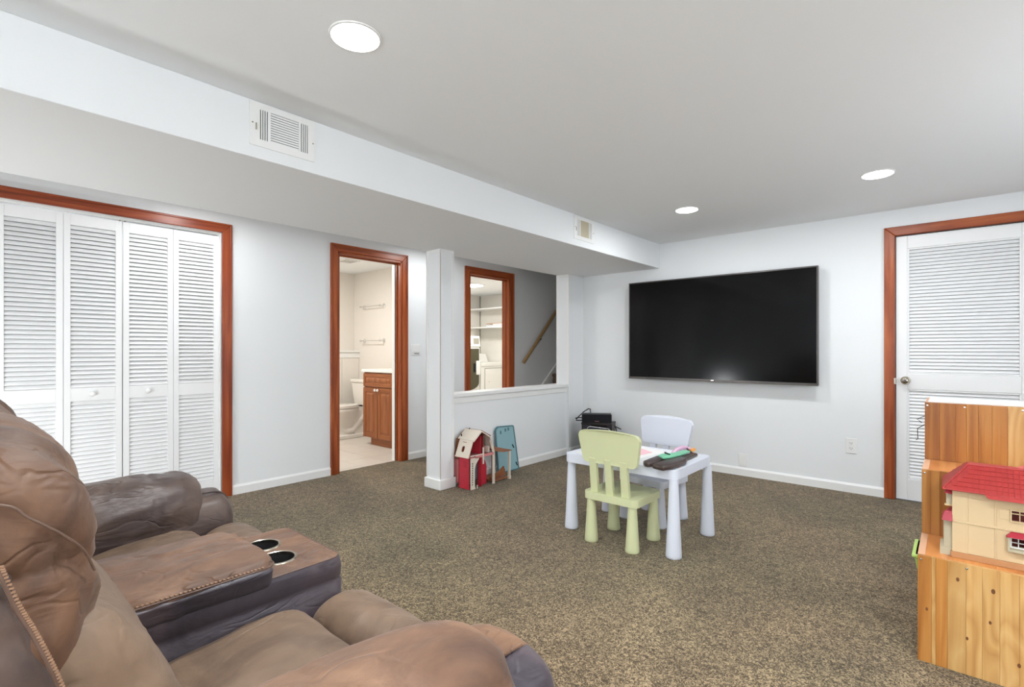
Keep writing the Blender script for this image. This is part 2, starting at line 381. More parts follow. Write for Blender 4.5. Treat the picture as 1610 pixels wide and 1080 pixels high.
# back and right walls, each with one basement window added for fill
wr = MB()
wr.box(XR, XR + 0.1, YB, 2.1, 0, CEIL).box(XR, XR + 0.1, 3.7, YT, 0, CEIL).box(XR, XR + 0.1, 2.1, 3.7, 0, 1.0).box(XR, XR + 0.1, 2.1, 3.7, 2.0, CEIL)
struct(wr, 'wall_right', M['wall'], 'plain white side wall with an added window')
wb = MB()
wb.box(XL - .12, -1.85, YB - 0.1, YB, 0, CEIL).box(-0.15, XR + .1, YB - 0.1, YB, 0, CEIL).box(-1.85, -0.15, YB - 0.1, YB, 0, 1.0).box(-1.85, -0.15, YB - 0.1, YB, 2.0, CEIL)
struct(wb, 'wall_back', M['wall'], 'plain white rear wall with an added window')
for i, (axis, p, a0, a1) in enumerate(((0, XR, 2.1, 3.7), (1, YB, -1.85, -0.15))):
    w = thing('window_%d' % (i + 1), 'unseen white framed basement window added for fill light', None, kind='structure')  # window added out of view to brighten the room
    f = MB(); g = MB()
    def bb(mb, u0, u1, z0, z1, d0, d1):
        if axis == 0: mb.box(p + d0, p + d1, u0, u1, z0, z1)
        else: mb.box(u0, u1, p - d1, p - d0, z0, z1)
    for u0, u1, z0, z1 in ((a0, a0 + .05, 1, 2), (a1 - .05, a1, 1, 2), (a0 + .05, a1 - .05, 1, 1.05), (a0 + .05, a1 - .05, 1.95, 2), ((a0 + a1) / 2 - .02, (a0 + a1) / 2 + .02, 1.05, 1.95)):
        bb(f, u0, u1, z0, z1, 0.0, 0.09)
    f.build('window_frame', M['trim'], w)
    bb(g, a0 + .05, a1 - .05, 1.05, 1.95, 0.05, 0.06); g.build('pane', M['fill_pane'], w)

# TV wall (X from -3.5) with door opening -0.37..0.46
wt = MB()
wt.box(SF0, -0.372, YT, YT + 0.12, 0, CEIL).box(-0.372, 0.462, YT, YT + 0.12, 2.113, CEIL).box(0.462, XR + .1, YT, YT + 0.12, 0, CEIL)
struct(wt, 'wall_front', M['wall'], 'light grey wall carrying the television')
# stairwell enclosure
sw = MB().box(SF0, SF0 + 0.12, YT + 0.12, 9.0, 0, 4.2).box(XL, SF0 + .12, 9.0, 9.1, 0, 4.2).box(XL, SF0 + .12, YT + .12, 9.1, 4.2, 4.3).box(XL, SF0, YT + .12, YT + .2, CEIL, 4.2)
struct(sw, 'wall_stairwell', M['wall'], 'light grey stairwell wall')

# half wall, pillar, post
hw = MB().box(-3.5, -3.37, 2.99, 4.80, 0, 0.775)
half = struct(hw, 'wall_half', M['wall'], 'white half wall between the pillar and the corner post')
MB().box(-3.372, -3.362, 2.99, 4.795, 0.717, 0.775).build('apron', M['trim'], half, bevel=0.002)
MB().box(-3.525, -3.345, 2.985, 4.85, 0.775, 0.808).build('sill', M['trim'], half, bevel=0.004)
pil = MB().box(-3.495, -3.315, 2.845, 2.995, 0, SFZ)
pillar = struct(pil, 'trim_2', M['wall'], 'square white pillar holding up the soffit')
e = MB()
t, w_ = 0.004, 0.028
for x in (-3.499, -3.315 - w_ + 0.004):
    e.box(x, x + w_, 2.845 - t, 2.845 + .001, 0.1, SFZ)
e.box(-3.499, -3.311, 2.845 - t - .0005, 2.846, SFZ - w_, SFZ)
for yy in (2.841, 2.999 - w_):
    e.box(-3.316, -3.315 + t, yy, yy + w_, 0.1, SFZ)
e.box(-3.316, -3.3105, 2.841, 2.999, SFZ - w_, SFZ)
e.box(-3.499, -3.494, 2.841, 2.87, 0.1, SFZ)
e.build('edge_trim', M['trim'], pillar, bevel=0.0015, seg=1)
MB().box(-3.512, -3.298, 2.828, 3.01, 0, 0.085).build('plinth', M['trim'], pillar, bevel=0.005)
post = struct(MB().box(-3.5, -3.335, 4.775, YT, 0, SFZ), 'trim_3', M['wall'], 'white full-height post closing the half wall at the corner')
e = MB()
for x in (-3.504, -3.361): e.box(x, x + w_, 4.771, 4.776, 0.808, SFZ)
e.box(-3.504, -3.333, 4.7705, 4.776, SFZ - w_, SFZ)
e.box(-3.336, -3.331, 4.772, 4.795, 0.1, SFZ).box(-3.336, -3.331, YT - .02, YT, .1, SFZ).box(-3.336, -3.3305, 4.771, YT, SFZ - .02, SFZ)
e.build('edge_trim', M['trim'], post, bevel=0.0015, seg=1)

# baseboards
def baseb(n, segs, label):
    b = MB()
    for x0, x1, y0, y1, face in segs:
        b.box(x0, x1, y0, y1, 0, 0.062)
        # moulded lip
        if face == '+x': b.prism([(x0, .062), (x1, .062), (x0 + .004, .078), (x0, .078)], 1, y0, y1)
        elif face == '-y': b.prism([(y1, .062), (y0, .062), (y1 - .004, .078), (y1, .078)], 0, x0, x1)
        else: b.box(x0, x1, y0, y1, .062, .076)
    return struct(b, 'baseboard_' + n, M['trim'], label)
baseb('left', [(XL, XL + .014, 1.607, 2.487, '+x'), (XL, XL + .014, 3.385, 4.245, '+x'), (XL, XL + .014, YB, -0.48, '+x')], 'white baseboard along the closet and bathroom wall')
baseb('front', [(-3.33, -0.44, YT - .014, YT, '-y'), (.54, XR, YT - .014, YT, '-y')], 'white baseboard under the television')
baseb('half', [(-3.37, -3.354, 3.01, 4.795, '+x'), (-3.335, -3.32, 4.79, YT - .014, '+x')], 'white baseboard along the half wall')
baseb('right', [(XR - .014, XR, YB, YT - .014, 'n')], 'white baseboard of the side wall')
baseb('back', [(XL + .014, XR - .014, YB, YB + .014, 'n')], 'white baseboard of the rear wall')

# door casings ----------------------------------------------------------------
def casing_y(n, a, b, zt, wd, label, jamb=True, jd=0.12, white_from=None):
    """casing on the left wall (X = XL), opening from Y=a..b"""
    r = thing('trim_%d' % n, label, None, kind='structure')
    x0, x1 = XL, XL + 0.02
    cv, cy_ = ('casing_v', 'casing_y') if n == 4 else ('casing2_v', 'casing2_y')
    L_ = MB().prism([(a - wd, 0), (a - .004, 0), (a - .004, zt + .004), (a - wd, zt + wd)], 0, x0, x1)
    L_.prism([(a - wd, 0), (a - wd + .016, 0), (a - wd + .016, zt + wd - .016), (a - wd, zt + wd)], 0, x1 - .001, x1 + .006)
    R_ = MB().prism([(b + .004, 0), (b + wd, 0), (b + wd, zt + wd), (b + .004, zt + .004)], 0, x0, x1)
    R_.prism([(b + wd - .016, 0), (b + wd, 0), (b + wd, zt + wd), (b + wd - .016, zt + wd - .016)], 0, x1 - .001, x1 + .006)
    H_ = MB().prism([(a - .004, zt + .004), (b + .004, zt + .004), (b + wd, zt + wd), (a - wd, zt + wd)], 0, x0, x1)
    H_.prism([(a - wd + .016, zt + wd - .016), (b + wd - .016, zt + wd - .016), (b + wd, zt + wd), (a - wd, zt + wd)], 0, x1 - .001, x1 + .006)
    L_.build('side_casing', M[cv], r, bevel=0.004); R_.build('side_casing', M[cv], r, bevel=0.004); H_.build('head_casing', M[cy_], r, bevel=0.004)
    if jamb:
        jx = XL - (white_from if white_from else jd)
        MB().box(jx, XL + .012, b - .018, b + .003, 0, zt).build('jamb', M[cv], r, bevel=.002)
        MB().box(jx, XL + .012, a - .003, a + .018, 0, zt).build('jamb', M[cv], r, bevel=.002)
        MB().box(jx, XL + .012, a, b, zt - .018, zt + .003).build('head_jamb', M[cy_], r, bevel=.002)
        MB().box(XL - .075, XL - .045, b - .03, b - .018, 0, zt - .018).build('door_stop', M[cv], r)
        MB().box(XL - .075, XL - .045, a + .018, b - .018, zt - .03, zt - .018).build('door_stop', M[cy_], r)
        if white_from:
            MB().box(XL - .125, jx, b - .03, b + .003, 0, zt - .005).build('back_jamb', M['trim'], r)
            MB().box(XL - .125, jx, a - .003, a + .018, 0, zt).build('back_jamb', M['trim'], r)
    return r
casing_y(4, -0.40, 1.53, 2.15, 0.078, 'wide red-brown wood casing around the closet doors', jamb=False)
casing_y(5, 2.56, 3.31, 2.15, 0.075, 'red-brown wood casing around the bathroom doorway', white_from=0.06)
casing_y(6, 4.32, 5.07, 2.15, 0.075, 'red-brown wood casing around the laundry doorway')
# right door casing
r = thing('trim_7', 'red-brown wood casing around the louvered door right of the television', None, kind='structure')
a, b, zt, wd = -0.372, 0.462, 2.113, 0.072
y0, y1 = YT - .02, YT
for nm, poly, mm in (('side_casing', [(a - wd + .004, 0), (a + .004, 0), (a + .004, zt), (a - wd + .004, zt + wd)], 'casing2_v'), ('side_casing', [(b, 0), (b + wd, 0), (b + wd, zt + wd), (b, zt)], 'casing2_v'), ('head_casing', [(a + .004, zt), (b, zt), (b + wd, zt + wd), (a - wd + .004, zt + wd)], 'casing_x')):
    MB().prism(poly, 1, y0, y1).build(nm, M[mm], r, bevel=.005)
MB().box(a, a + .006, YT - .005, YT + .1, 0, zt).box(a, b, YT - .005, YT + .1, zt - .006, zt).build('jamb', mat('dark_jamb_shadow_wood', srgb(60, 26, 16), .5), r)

# ------------------------------------------------------------------ louvered doors
def slat_mesh(length, along, h=0.034, th=0.005, tilt=32, sign=1):
    """one slanted louver blade centred on the origin, long along `along`; lower edge leans to +depth"""
    t = math.radians(tilt); mb = MB()
    c, s = math.cos(t), math.sin(t)
    pts = []
    for u, v in ((-th / 2, -h / 2), (th / 2, -h / 2), (th / 2, h / 2), (-th / 2, h / 2)):
        pts.append((u * c - v * s, u * s + v * c))     # (depth, z)
    vs = []
    for l in (-length / 2, length / 2):
        for d, z in pts:
            vs.append((sign * d, l, z) if along == 1 else (l, sign * d, z))
    me = bpy.data.meshes.new('slat')
    me.from_pydata(vs, [], [(0, 1, 2, 3), (7, 6, 5, 4), (0, 4, 5, 1), (1, 5, 6, 2), (2, 6, 7, 3), (3, 7, 4, 0)])
    me.materials.append(M['doorwhite'])
    bm = bmesh.new(); bm.from_mesh(me); bmesh.ops.recalc_face_normals(bm, faces=bm.faces); bm.to_mesh(me); bm.free()
    return me
def add_slats(parent, me, n, z0, z1, fx):
    p = (z1 - z0) / n
    for i in range(n):
        o = bpy.data.objects.new('slat', me); COL.objects.link(o); o.parent = parent
        o.location = Vector(fx(z0 + (i + .5) * p)) - Vector(parent['w0'])
bounds = [(-0.402, -0.080), (-0.079, 0.243), (0.246, 0.565), (0.567, 0.886), (0.893, 1.2045), (1.2065, 1.524)]
dx0, dx1 = XL - 0.062, XL - 0.034
for i, (a, b) in enumerate(bounds):
    f = MB(); st = 0.036; z0, z1 = 0.012, 2.128
    f.box(dx0, dx1, a, a + st, z0, z1).box(dx0, dx1, b - st, b, z0, z1)
    f.box(dx0, dx1, a + st, b - st, 2.054, z1).box(dx0, dx1, a + st, b - st, 0.847, 0.938).box(dx0, dx1, a + st, b - st, z0, 0.15)
    lab = ['white louvered closet door panel', 'white louvered closet door panel'][0]
    d = f.build('door_%d' % (i + 1), M['doorwhite'], bevel=.0015, seg=1)
    tag(d, 'white louvered bifold closet door leaf', kind='structure')
    me = slat_mesh(b - a - 2 * st, 1, h=.0298)
    cx = (dx0 + dx1) / 2
    add_slats(d, me, 37, 0.938, 2.054, lambda z: (cx, (a + b) / 2, z))
    add_slats(d, me, 24, 0.15, 0.847, lambda z: (cx, (a + b) / 2, z))
    MB().box(dx0 - .002, dx0 + .002, a + st, b - st, .14, 2.06).build('backing', M['louver_shade'], d)  # sheet put in for the dark closet seen between slats
    kn = {3: 0.716, 4: 1.04}.get(i)
    if kn:
        MB().lathe([(0.0001, 0.026), (.009, .0255), (.0155, .022), (.0175, .016), (.014, .009), (.008, .005), (.008, 0)], (dx1, kn, .893), axis=0, n=20).build('knob', M['white_plastic'], d, smooth=True)
tr = struct(MB().box(XL - .066, XL - .03, -.40, 1.53, 2.138, 2.15), 'trim_8', M['white_plastic'], 'white bifold door track under the closet head')
MB().box(XL - .115, XL - .0, 1.524, 1.533, 0, 2.15).box(XL - .115, XL, -.41, -.402, 0, 2.15).build('jamb', M['trim'], tr)
for yy in (0.252, 0.875, 0.905):
    MB().lathe([(.006, 0), (.006, .014)], (XL - .046, yy, 2.126), n=10).build('pivot_pin', M['metal'], tr)

# right louvered door
a, b = -0.364, 0.456
f = MB(); yf, yb = YT + .004, YT + .039
f.box(a, -.292, yf, yb, .012, 2.106).box(.351, b, yf, yb, .012, 2.106)
f.box(-.292, .351, yf, yb, 2.004, 2.106).box(-.292, .351, yf, yb, .887, 1.012).box(-.292, .351, yf, yb, .012, .174)
d = f.build('door_7', M['doorwhite'], bevel=.004); tag(d, 'white louvered door right of the television', kind='structure')
mo = MB()
for z0, z1 in ((1.012, 2.004), (.174, .887)):
    for x0, x1, q0, q1 in ((-.292, -.280, z0, z1), (.339, .351, z0, z1), (-.28, .339, z0, z0 + .012), (-.28, .339, z1 - .012, z1)):
        mo.box(x0, x1, yf + .003, yf + .02, q0, q1)
mo.build('moulding', M['doorwhite'], d, bevel=.003)
me = slat_mesh(.619, 0, h=.0270, sign=-1)
add_slats(d, me, 36, 1.024, 1.992, lambda z: (.0295, yf + .019, z))
add_slats(d, me, 26, .186, .875, lambda z: (.0295, yf + .019, z))
MB().box(-.29, .35, yb - .004, yb, .18, 2.0).build('backing', M['louver_shade'], d)  # sheet put in for the dark gaps between slats
MB().lathe([(.0001, -.062), (.012, -.061), (.024, -.054), (.029, -.043), (.026, -.033), (.014, -.026), (.011, -.016), (.013, -.01), (.03, -.006), (.033, 0)], (-.303, yf, .957), axis=1, n=28).build('knob', M['metal'], d, smooth=True)
MB().lathe([(.0001, -.067), (.009, -.066), (.010, -.060)], (-.303, yf, .957), axis=1, n=16).build('knob_button', M['tv_frame'], d, smooth=True)
MB().box(-.376, -.364, YT - .024, YT + .01, .925, .975).build('strike_plate', M['metal'], d, bevel=.002)

# closet interior
ci = MB().box(-5.25, -5.2, -.6, 1.75, 0, CEIL).box(-5.2, XL - .12, 1.7, 1.75, 0, CEIL).box(-5.2, XL - .12, -.6, -.55, 0, CEIL).box(-5.25, XL - .12, -.6, 1.75, CEIL, CEIL + .05).box(-5.25, XL - .1, -.6, 1.75, -.05, 0)
struct(ci, 'wall_closet', M['wall'], 'white inside of the closet')

# ------------------------------------------------------------------ bathroom room shell
BX, BY = -6.76, 4.12
bs = MB().box(BX - .1, BX, 1.9, BY + .1, 0, 2.4).box(BX, XL - .12, BY, BY + .1, 0, 2.4).box(BX, XL - .12, 1.8, 1.9, 0, 2.4)
bs.box(XL - .13, XL - .12, 1.9, 2.56, 0, 2.33).box(XL - .13, XL - .12, 3.31, BY, 0, 2.33).box(XL - .13, XL - .12, 2.56, 3.31, 2.15, 2.33)
struct(bs, 'wall_bathroom', M['bathwall'], 'warm white bathroom walls')
struct(MB().box(BX - .1, XL - .12, 1.8, BY + .1, 2.33, 2.43), 'ceiling_bathroom', M['ceiling'], 'white bathroom ceiling')
bf = struct(MB().box(BX - .1, XL - .06, 1.8, BY + .1, -.1, -.004), 'floor_bathroom', M['grout'], 'beige tiled bathroom floor')
me = None
for i in range(-7, 2):
    for j in range(-4, 4):
        x0, y0 = -4.937 + .3 * i, 3.19 + .3 * j
        x1, y1 = min(x0 + .3, XL - .062), min(y0 + .3, BY); xx = max(x0, BX)
        if x1 - xx < .03 or y1 - y0 < .03: continue
        MB().box(xx + .002, x1 - .002, y0 + .002, y1 - .002, -.006, .001 + random.uniform(-.0004, .0004)).build('tile', M['tile'], bf)
# wainscot ledge behind toilet
wc = struct(MB().box(BX, -6.63, 1.9, BY, 0, 1.165), 'trim_9', M['trim'], 'white panelled ledge along the bathroom wall')
MB().box(BX, -6.60, 1.9, BY, 1.165, 1.19).build('cap', M['trim'], wc, bevel=.004)
for k in range(8):
    y0 = 1.92 + k * .275
    MB().box(-6.63, -6.624, y0, y0 + .27, .0, 1.08).build('panel', M['bathwall'], wc, bevel=.002, seg=1)
MB().box(-6.63, -6.618, 1.9, BY, 1.085, 1.165).build('rail', M['trim'], wc, bevel=.003)

# ------------------------------------------------------------------ laundry shell
LX, LY, LZ = -6.6, 6.62, 2.186
ls = MB().box(LX - .1, LX, 4.24, LY + .1, 0, 2.3).box(LX, XL - .12, LY, LY + .1, 0, 2.3).box(LX, XL - .12, 4.23, 4.29, 0, 2.3)
ls.box(XL - .13, XL - .12, 4.29, 4.32, 0, LZ).box(XL - .13, XL - .12, 5.07, LY, 0, LZ).box(XL - .13, XL - .12, 4.32, 5.07, 2.15, LZ)
struct(ls, 'wall_laundry', M['laundrywall'], 'cream laundry room walls')
struct(MB().box(LX, XL - .12, 4.29, LY, LZ, LZ + .1), 'ceiling_laundry', M['ceiling'], 'white laundry room ceiling')
struct(MB().box(LX, XL - .06, 4.29, LY, -.1, -.002), 'floor_laundry', M['tile'], 'pale laundry room floor')

# ------------------------------------------------------------------ stairs
st = thing('trim_10', 'carpeted stairs rising beside the handrail', None, (-4.0, 5.28, 0), kind='structure')
for k in range(1, 13):
    z = .2125 * k; yk = 5.28 + .24 * (k - 1)
    b_ = MB().prism([(yk, z - .24), (yk, z - .05), (yk - .02, z - .03), (yk - .02, z - .008), (yk - .008, z), (yk + .25, z), (yk + .25, z - .24)], 0, XL + .03, SF0 - .002)
    b_.build('stair_tread', M['stair_carpet'], st, bevel=.004)
MB().prism([(4.93, 0), (5.05, 0), (8.2, 2.52), (8.2, 2.76)], 0, XL, XL + .025).build('stringer', M['trim'], st, bevel=.003)

# ================================================================== FIXTURES
def downlight(x, y, lab):
    r = thing('recessed_downlight', lab, 'ceiling light', (x, y, CEIL), group='recessed ceiling lights')
    MB().lathe([(.092, 0), (.091, -.004), (.086, -.0055), (.083, -.005)], (x, y, CEIL - .0), n=40, cap=False).build('trim_ring', M['white_plastic'], r, smooth=True)
    MB().lathe([(.0001, -.0085), (.077, -.0085), (.0835, -.006), (.0835, -.002)], (x, y, CEIL), n=40).build('diffuser', M['lamp_disc'], r, smooth=True)
for (x, y), l in zip(UP, ('unseen white torchiere floor lamp added for fill light',)):  # body of the added, unseen uplight
    r = thing('fill_floor_lamp', l, 'lamp', (x, y, 0))
    MB().lathe([(.14, 0), (.14, .012), (.03, .025), (.012, .04)], (x, y, 0), n=28).build('base', M['white_plastic'], r, smooth=True)
    MB().tube([(x, y, .03), (x, y, 1.5)], .012, 12).build('pole', M['white_plastic'], r, smooth=True)
    MB().lathe([(.02, 1.48), (.08, 1.52), (.15, 1.60), (.165, 1.66), (.16, 1.66), (.14, 1.6), (.02, 1.5)], (x, y, 0), n=32, cap=False).build('shade', M['white_plastic'], r, smooth=True)
for (x, y, z, p), l in zip(FILL_GLOBES, ('added white globe fill lamp behind the camera on the right', 'added low white globe fill lamp behind the sofa by the closet doors')):  # stands of the added, unseen globe fill lights
    r = thing('fill_globe_lamp', l, 'lamp', (x, y, 0))
    MB().lathe([(.12, 0), (.12, .012), (.03, .025), (.012, .04)], (x, y, 0), n=28).build('base', M['white_plastic'], r, smooth=True)
    MB().tube([(x, y, .03), (x, y, z - .18)], .012, 12).build('pole', M['white_plastic'], r, smooth=True)
    MB().lathe([(.02, z - .20), (.05, z - .185), (.05, z - .17), (.0001, z - .17)], (x, y, 0), n=24).build('socket', M['white_plastic'], r, smooth=True)
labs = ['large bright round downlight near the air vent at the top of the picture', 'round downlight in the ceiling behind the camera', 'round downlight near the added window', 'small round downlight left of the other one over the television', 'round downlight in the ceiling towards the louvered door']
for (x, y), l in zip(DOWN, labs):
    downlight(x, y, l)
for (x, y), l in zip(HALL_FILL, ('unseen downlight added in the passage ceiling before the bathroom doorway', 'unseen downlight added in the passage ceiling before the closet doors')):  # fixtures for the fill lamps added above the soffit edge, unseen
    downlight(x, y, l)

def register(y0, y1, lab, louv_horizontal=True):
    z0, z1 = 2.122, 2.318; X = SF1
    r = thing('air_vent', lab, 'vent', (X, (y0 + y1) / 2, z0), group='air registers on the soffit')
    fr = MB()
    ca, cb = y0 + .092, y1 - .078      # central louvers
    la, lb = y0 + .045, y0 + .082
    ra, rb = y1 - .068, y1 - .034
    cz0, cz1 = z0 + .032, z1 - .028
    outer = [(y0, z0), (y1, z0), (y1, z1), (y0, z1)]
    H = [[(ca, cz0), (cb, cz0), (cb, cz1), (ca, cz1)]]
    for k in range(4):
        for s0 in (la, ra):
            u = s0 + k * .0098
            H.append([(u, cz0), (u + .0045, cz0), (u + .0045, cz1), (u, cz1)])
    fr.prism(outer, 0, X, X + .006, holes=H)
    fr.build('faceplate', M['white_plastic'], r)
    MB().box(X + .0003, X + .001, y0 + .01, y1 - .01, z0 + .01, z1 - .01).build('backing', M['dark_hole'], r)
    n = 12 if louv_horizontal else 5
    if louv_horizontal:
        for k in range(n):
            z = cz0 + (k + .5) * (cz1 - cz0) / n
            MB().box(X + .0015, X + .0025, ca, cb, z - .0040, z + .0040, rot=Matrix.Rotation(math.radians(12), 3, 'Y')).build('louver', M['white_plastic'], r)
    else:
        for k in range(n):
            u = ca + (k + .5) * (cb - ca) / n
            MB().box(X + .0015, X + .0025, u - .0135, u + .0135, cz0, cz1, rot=Matrix.Rotation(math.radians(-8), 3, 'Z')).build('louver', M['toy_grey'], r)
    for yy, zz in ((y0 + .012, z0 + .1), (y1 - .008, z0 + .088)):
        MB().lathe([(.004, 0), (.003, .002)], (X + .006, yy, zz), axis=0, n=10).build('screw', M['metal'], r)
    MB().box(X + .006, X + .012, y0 + .024, y0 + .028, z0 + .07, z0 + .1).build('lever', M['metal'], r)
register(.923, 1.226, 'large white air vent on the soffit nearest the closet')
register(3.477, 3.776, 'small white air vent on the soffit near the television wall', False)

# TV
t = thing('television', 'large black flat screen television mounted on the wall', 'television', (-1.786, YT, .9))
x0, x1, z0, z1 = -2.684, -.888, .892, 1.925
yf = YT - .1
MB().box(x0, x1, yf, yf + .03, z0, z1).build('housing', M['tv_frame'], t, bevel=.003)
MB().box(x0 + .013, x1 - .013, yf - .0008, yf + .002, z0 + .02, z1 - .013).build('screen', M['black_gloss'], t)
MB().box(x0 + .25, x1 - .25, yf + .03, yf + .062, z0 + .06, z1 - .25).build('rear_cover', M['black'], t, bevel=.01)
MB().box(-2.1, -1.45, yf + .062, YT - .001, 1.2, 1.65).build('wall_bracket', M['black'], t)
MB().box(-1.80, -1.772, yf - .0015, yf, z0 + .006, z0 + .013).build('badge', M['chrome'], t)
MB().box(x0, x1, yf - .003, yf + .01, z0 - .002, z0 + .009).build('bottom_lip', M['tv_frame'], t, bevel=.002)

# outlets, switch
def plate(nm, cx, cz, w, h, lab, cat, outlet=False, blank=False):
    r = thing(nm, lab, cat, (cx, YT, cz))
    MB().box(cx - w / 2, cx + w / 2, YT - .006, YT, cz - h / 2, cz + h / 2).build('cover_plate', M['white_plastic'], r, bevel=.003)
    if outlet:
        for dz in (.022, -.022):
            MB().prism([(cx + .019 * math.cos(q) , cz + dz + .015 * math.sin(q)) for q in [2 * PI * k / 20 for k in range(20)]], 1, YT - .008, YT - .005).build('socket', M['trim'], r)
            s_ = MB().box(cx - .009, cx - .006, YT - .0085, YT - .007, cz + dz, cz + dz + .008).box(cx + .006, cx + .009, YT - .0085, YT - .007, cz + dz, cz + dz + .008).box(cx - .002, cx + .002, YT - .0085, YT - .007, cz + dz - .009, cz + dz - .004)
            s_.build('slot', M['dark_hole'], r)
    elif not blank:
        MB().box(cx - w * .33, cx + w * .33, YT - .0085, YT - .005, cz - h * .36, cz + h * .36).build('insert', M['trim'], r, bevel=.001)
plate('wall_outlet', -.664, .392, .078, .128, 'white duplex outlet on the wall left of the louvered door', 'outlet', outlet=True)
plate('wall_plate', -1.531, .149, .08, .122, 'low white wall plate just above the baseboard under the television', 'outlet')
plate('wall_plate', -3.215, .545, .09, .1, 'white wall plate above the black speaker in the corner', 'outlet', blank=True)
r = thing('light_switch', 'white square switch plate right of the bathroom doorway', 'light switch', (XL, 3.5, 1.2))
MB().box(XL, XL + .007, 3.437, 3.568, 1.143, 1.263).build('cover_plate', M['white_plastic'], r, bevel=.003)
MB().box(XL + .006, XL + .012, 3.452, 3.553, 1.172, 1.252).build('rocker', M['trim'], r, bevel=.003)
MB().box(XL + .007, XL + .009, 3.48, 3.545, 1.153, 1.165).build('slider', mat('grey_slider', srgb(150, 150, 148), .5), r)

# ================================================================== KIDS TABLE AND CHAIRS
def cone_leg(x, y, zt, r0=.042, r1=.023, zb=0):
    return MB().lathe([(r0 - .004, zb), (r0, zb + .004), (r0 - .001, zb + .02), (r0 - (r0 - r1) * .55, zb + (zt - zb) * .5), (r1, zt - .002), (r1, zt)], (x, y, 0), n=28)
tx0, tx1, ty0, ty1, tz = -1.982, -1.202, 2.785, 3.352, .509
t = thing('kids_table', 'small pale blue plastic play table with cone legs', 'table', ((tx0 + tx1) / 2, (ty0 + ty1) / 2, 0))
tt = MB().prism(rrect(tx0, tx1, ty0, ty1, .045, 6), 2, tz - .058, tz)
tt.build('tabletop', M['kid_blue'], t, bevel=.004, smooth=True, angle=50)
MB().prism(rrect(tx0 + .045, tx1 - .045, ty0 + .045, ty1 - .045, .03, 5), 2, tz - .001, tz + .0015).build('top_inlay', mat('white_table_surface', srgb(228, 230, 230), .35), t)
for lx, ly in ((-1.955, 2.838), (-1.228, 2.815), (-1.955, 3.31), (-1.217, 3.31)):
    cone_leg(lx, ly, tz - .055, .046, .026).build('leg', M['kid_blue'], t, smooth=True, angle=60)

def kid_chair(name, label, m, loc, rz, zs=.315, ztop=.70, zback=.50):
    t = thing(name, label, 'chair', loc, rz=rz, group='childrens plastic chairs')
    W, D = .185, .17
    B = lambda mb, nm, **k: mb.build(nm, m, t, world=False, **k)
    B(MB().prism(rrect(-W, W, -D, D, .035, 6), 2, zs - .046, zs), 'seat', bevel=.005, smooth=True, angle=50)
    for lx in (-.142, .142):
        for ly in (-.138, .138):
            B(cone_leg(lx, ly, zs - .044, .043, .026), 'leg', smooth=True, angle=60)
    # backrest on the -y side, leaning slightly outwards
    def lean(z): return -D + .035 - (z - zs) * .12
    # slats
    for sx in (-.115, -.008, .098):
        z0, z1 = zs - .01, zback + .03
        vs = []
        for z, w in ((z0, .026), (z1, .024)):
            yy = lean(z)
            vs += [(sx - w, yy - .014, z), (sx + w, yy - .014, z), (sx + w, yy + .014, z), (sx - w, yy + .014, z)]
        B(MB().add(vs, [(0, 1, 2, 3), (7, 6, 5, 4), (0, 4, 5, 1), (1, 5, 6, 2), (2, 6, 7, 3), (3, 7, 4, 0)]), 'back_slat', bevel=.004)
    # panel: wider at the top
    prof = []
    hw0, hw1, r_ = .188, .210, .04
    z0, z1 = zback, ztop
    def corner(cx, cz, a0, rr):
        return [(cx + rr * math.cos(math.radians(a0 + 90 * k / 7)), cz + rr * math.sin(math.radians(a0 + 90 * k / 7))) for k in range(8)]
    top = corner(hw1 - r_, z1 - r_, 0, r_)
    for k in range(1, 10):
        u = k / 10; top.append(((hw1 - r_) * (1 - 2 * u), z1 + .012 * math.sin(PI * u)))
    prof = top + corner(-hw1 + r_, z1 - r_, 90, r_) + corner(-hw0 + .032, z0 + .032, 180, .032) + corner(hw0 - .032, z0 + .032, 270, .032)
    mb = MB().prism(prof, 1, -.015, .015)
    mb.v = [(x, y + lean(z) - .012 * (1 - (x / .21) ** 2) + .008, z) for x, y, z in mb.v]
    B(mb, 'back_panel', bevel=.006, smooth=True, angle=50)
    return t
kid_chair('kids_chair', 'pale green plastic kids chair in front of the play table', M['kid_green'], (-1.585, 2.862, 0), 0)
kid_chair('kids_chair', 'pale blue plastic kids chair behind the play table', M['kid_blue'], (-1.628, 3.385, 0), PI - math.radians(7))

# items on the table
t = thing('toy_blaster', 'dark brown plastic toy with a green strip and pink strap on the play table', 'toy', (-1.31, 2.95, tz))
brn = mat('dark_brown_toy_plastic', srgb(66, 52, 48), .3); grn = mat('mint_green_toy_plastic', srgb(120, 196, 158), .4)
pnk = mat('pink_toy_strap', srgb(216, 172, 200), .4); orn = mat('orange_toy_tip', srgb(226, 156, 76), .4)
def slab(poly, z0, z1, nm, m, par, bev=.006):
    return MB().prism(poly, 2, z0, z1).build(nm, m, par, bevel=bev, smooth=True, angle=50)
slab([(-1.40, 2.77), (-1.375, 2.745), (-1.345, 2.75), (-1.335, 2.78), (-1.345, 2.97), (-1.375, 2.985), (-1.405, 2.96)], tz + .002, tz + .035, 'grip', brn, t, .012)
slab([(-1.345, 2.79), (-1.31, 2.79), (-1.29, 3.0), (-1.35, 3.0)], tz + .002, tz + .022, 'bridge', brn, t, .004)
slab([(-1.325, 2.735), (-1.245, 2.715), (-1.222, 2.79), (-1.215, 2.96), (-1.235, 3.03), (-1.285, 3.05), (-1.31, 2.97), (-1.322, 2.84)], tz + .002, tz + .032, 'body', brn, t, .011)
slab([(-1.33, 3.0), (-1.25, 3.02), (-1.255, 3.25), (-1.30, 3.27)], tz + .002, tz + .022, 'barrel', brn, t, .006)
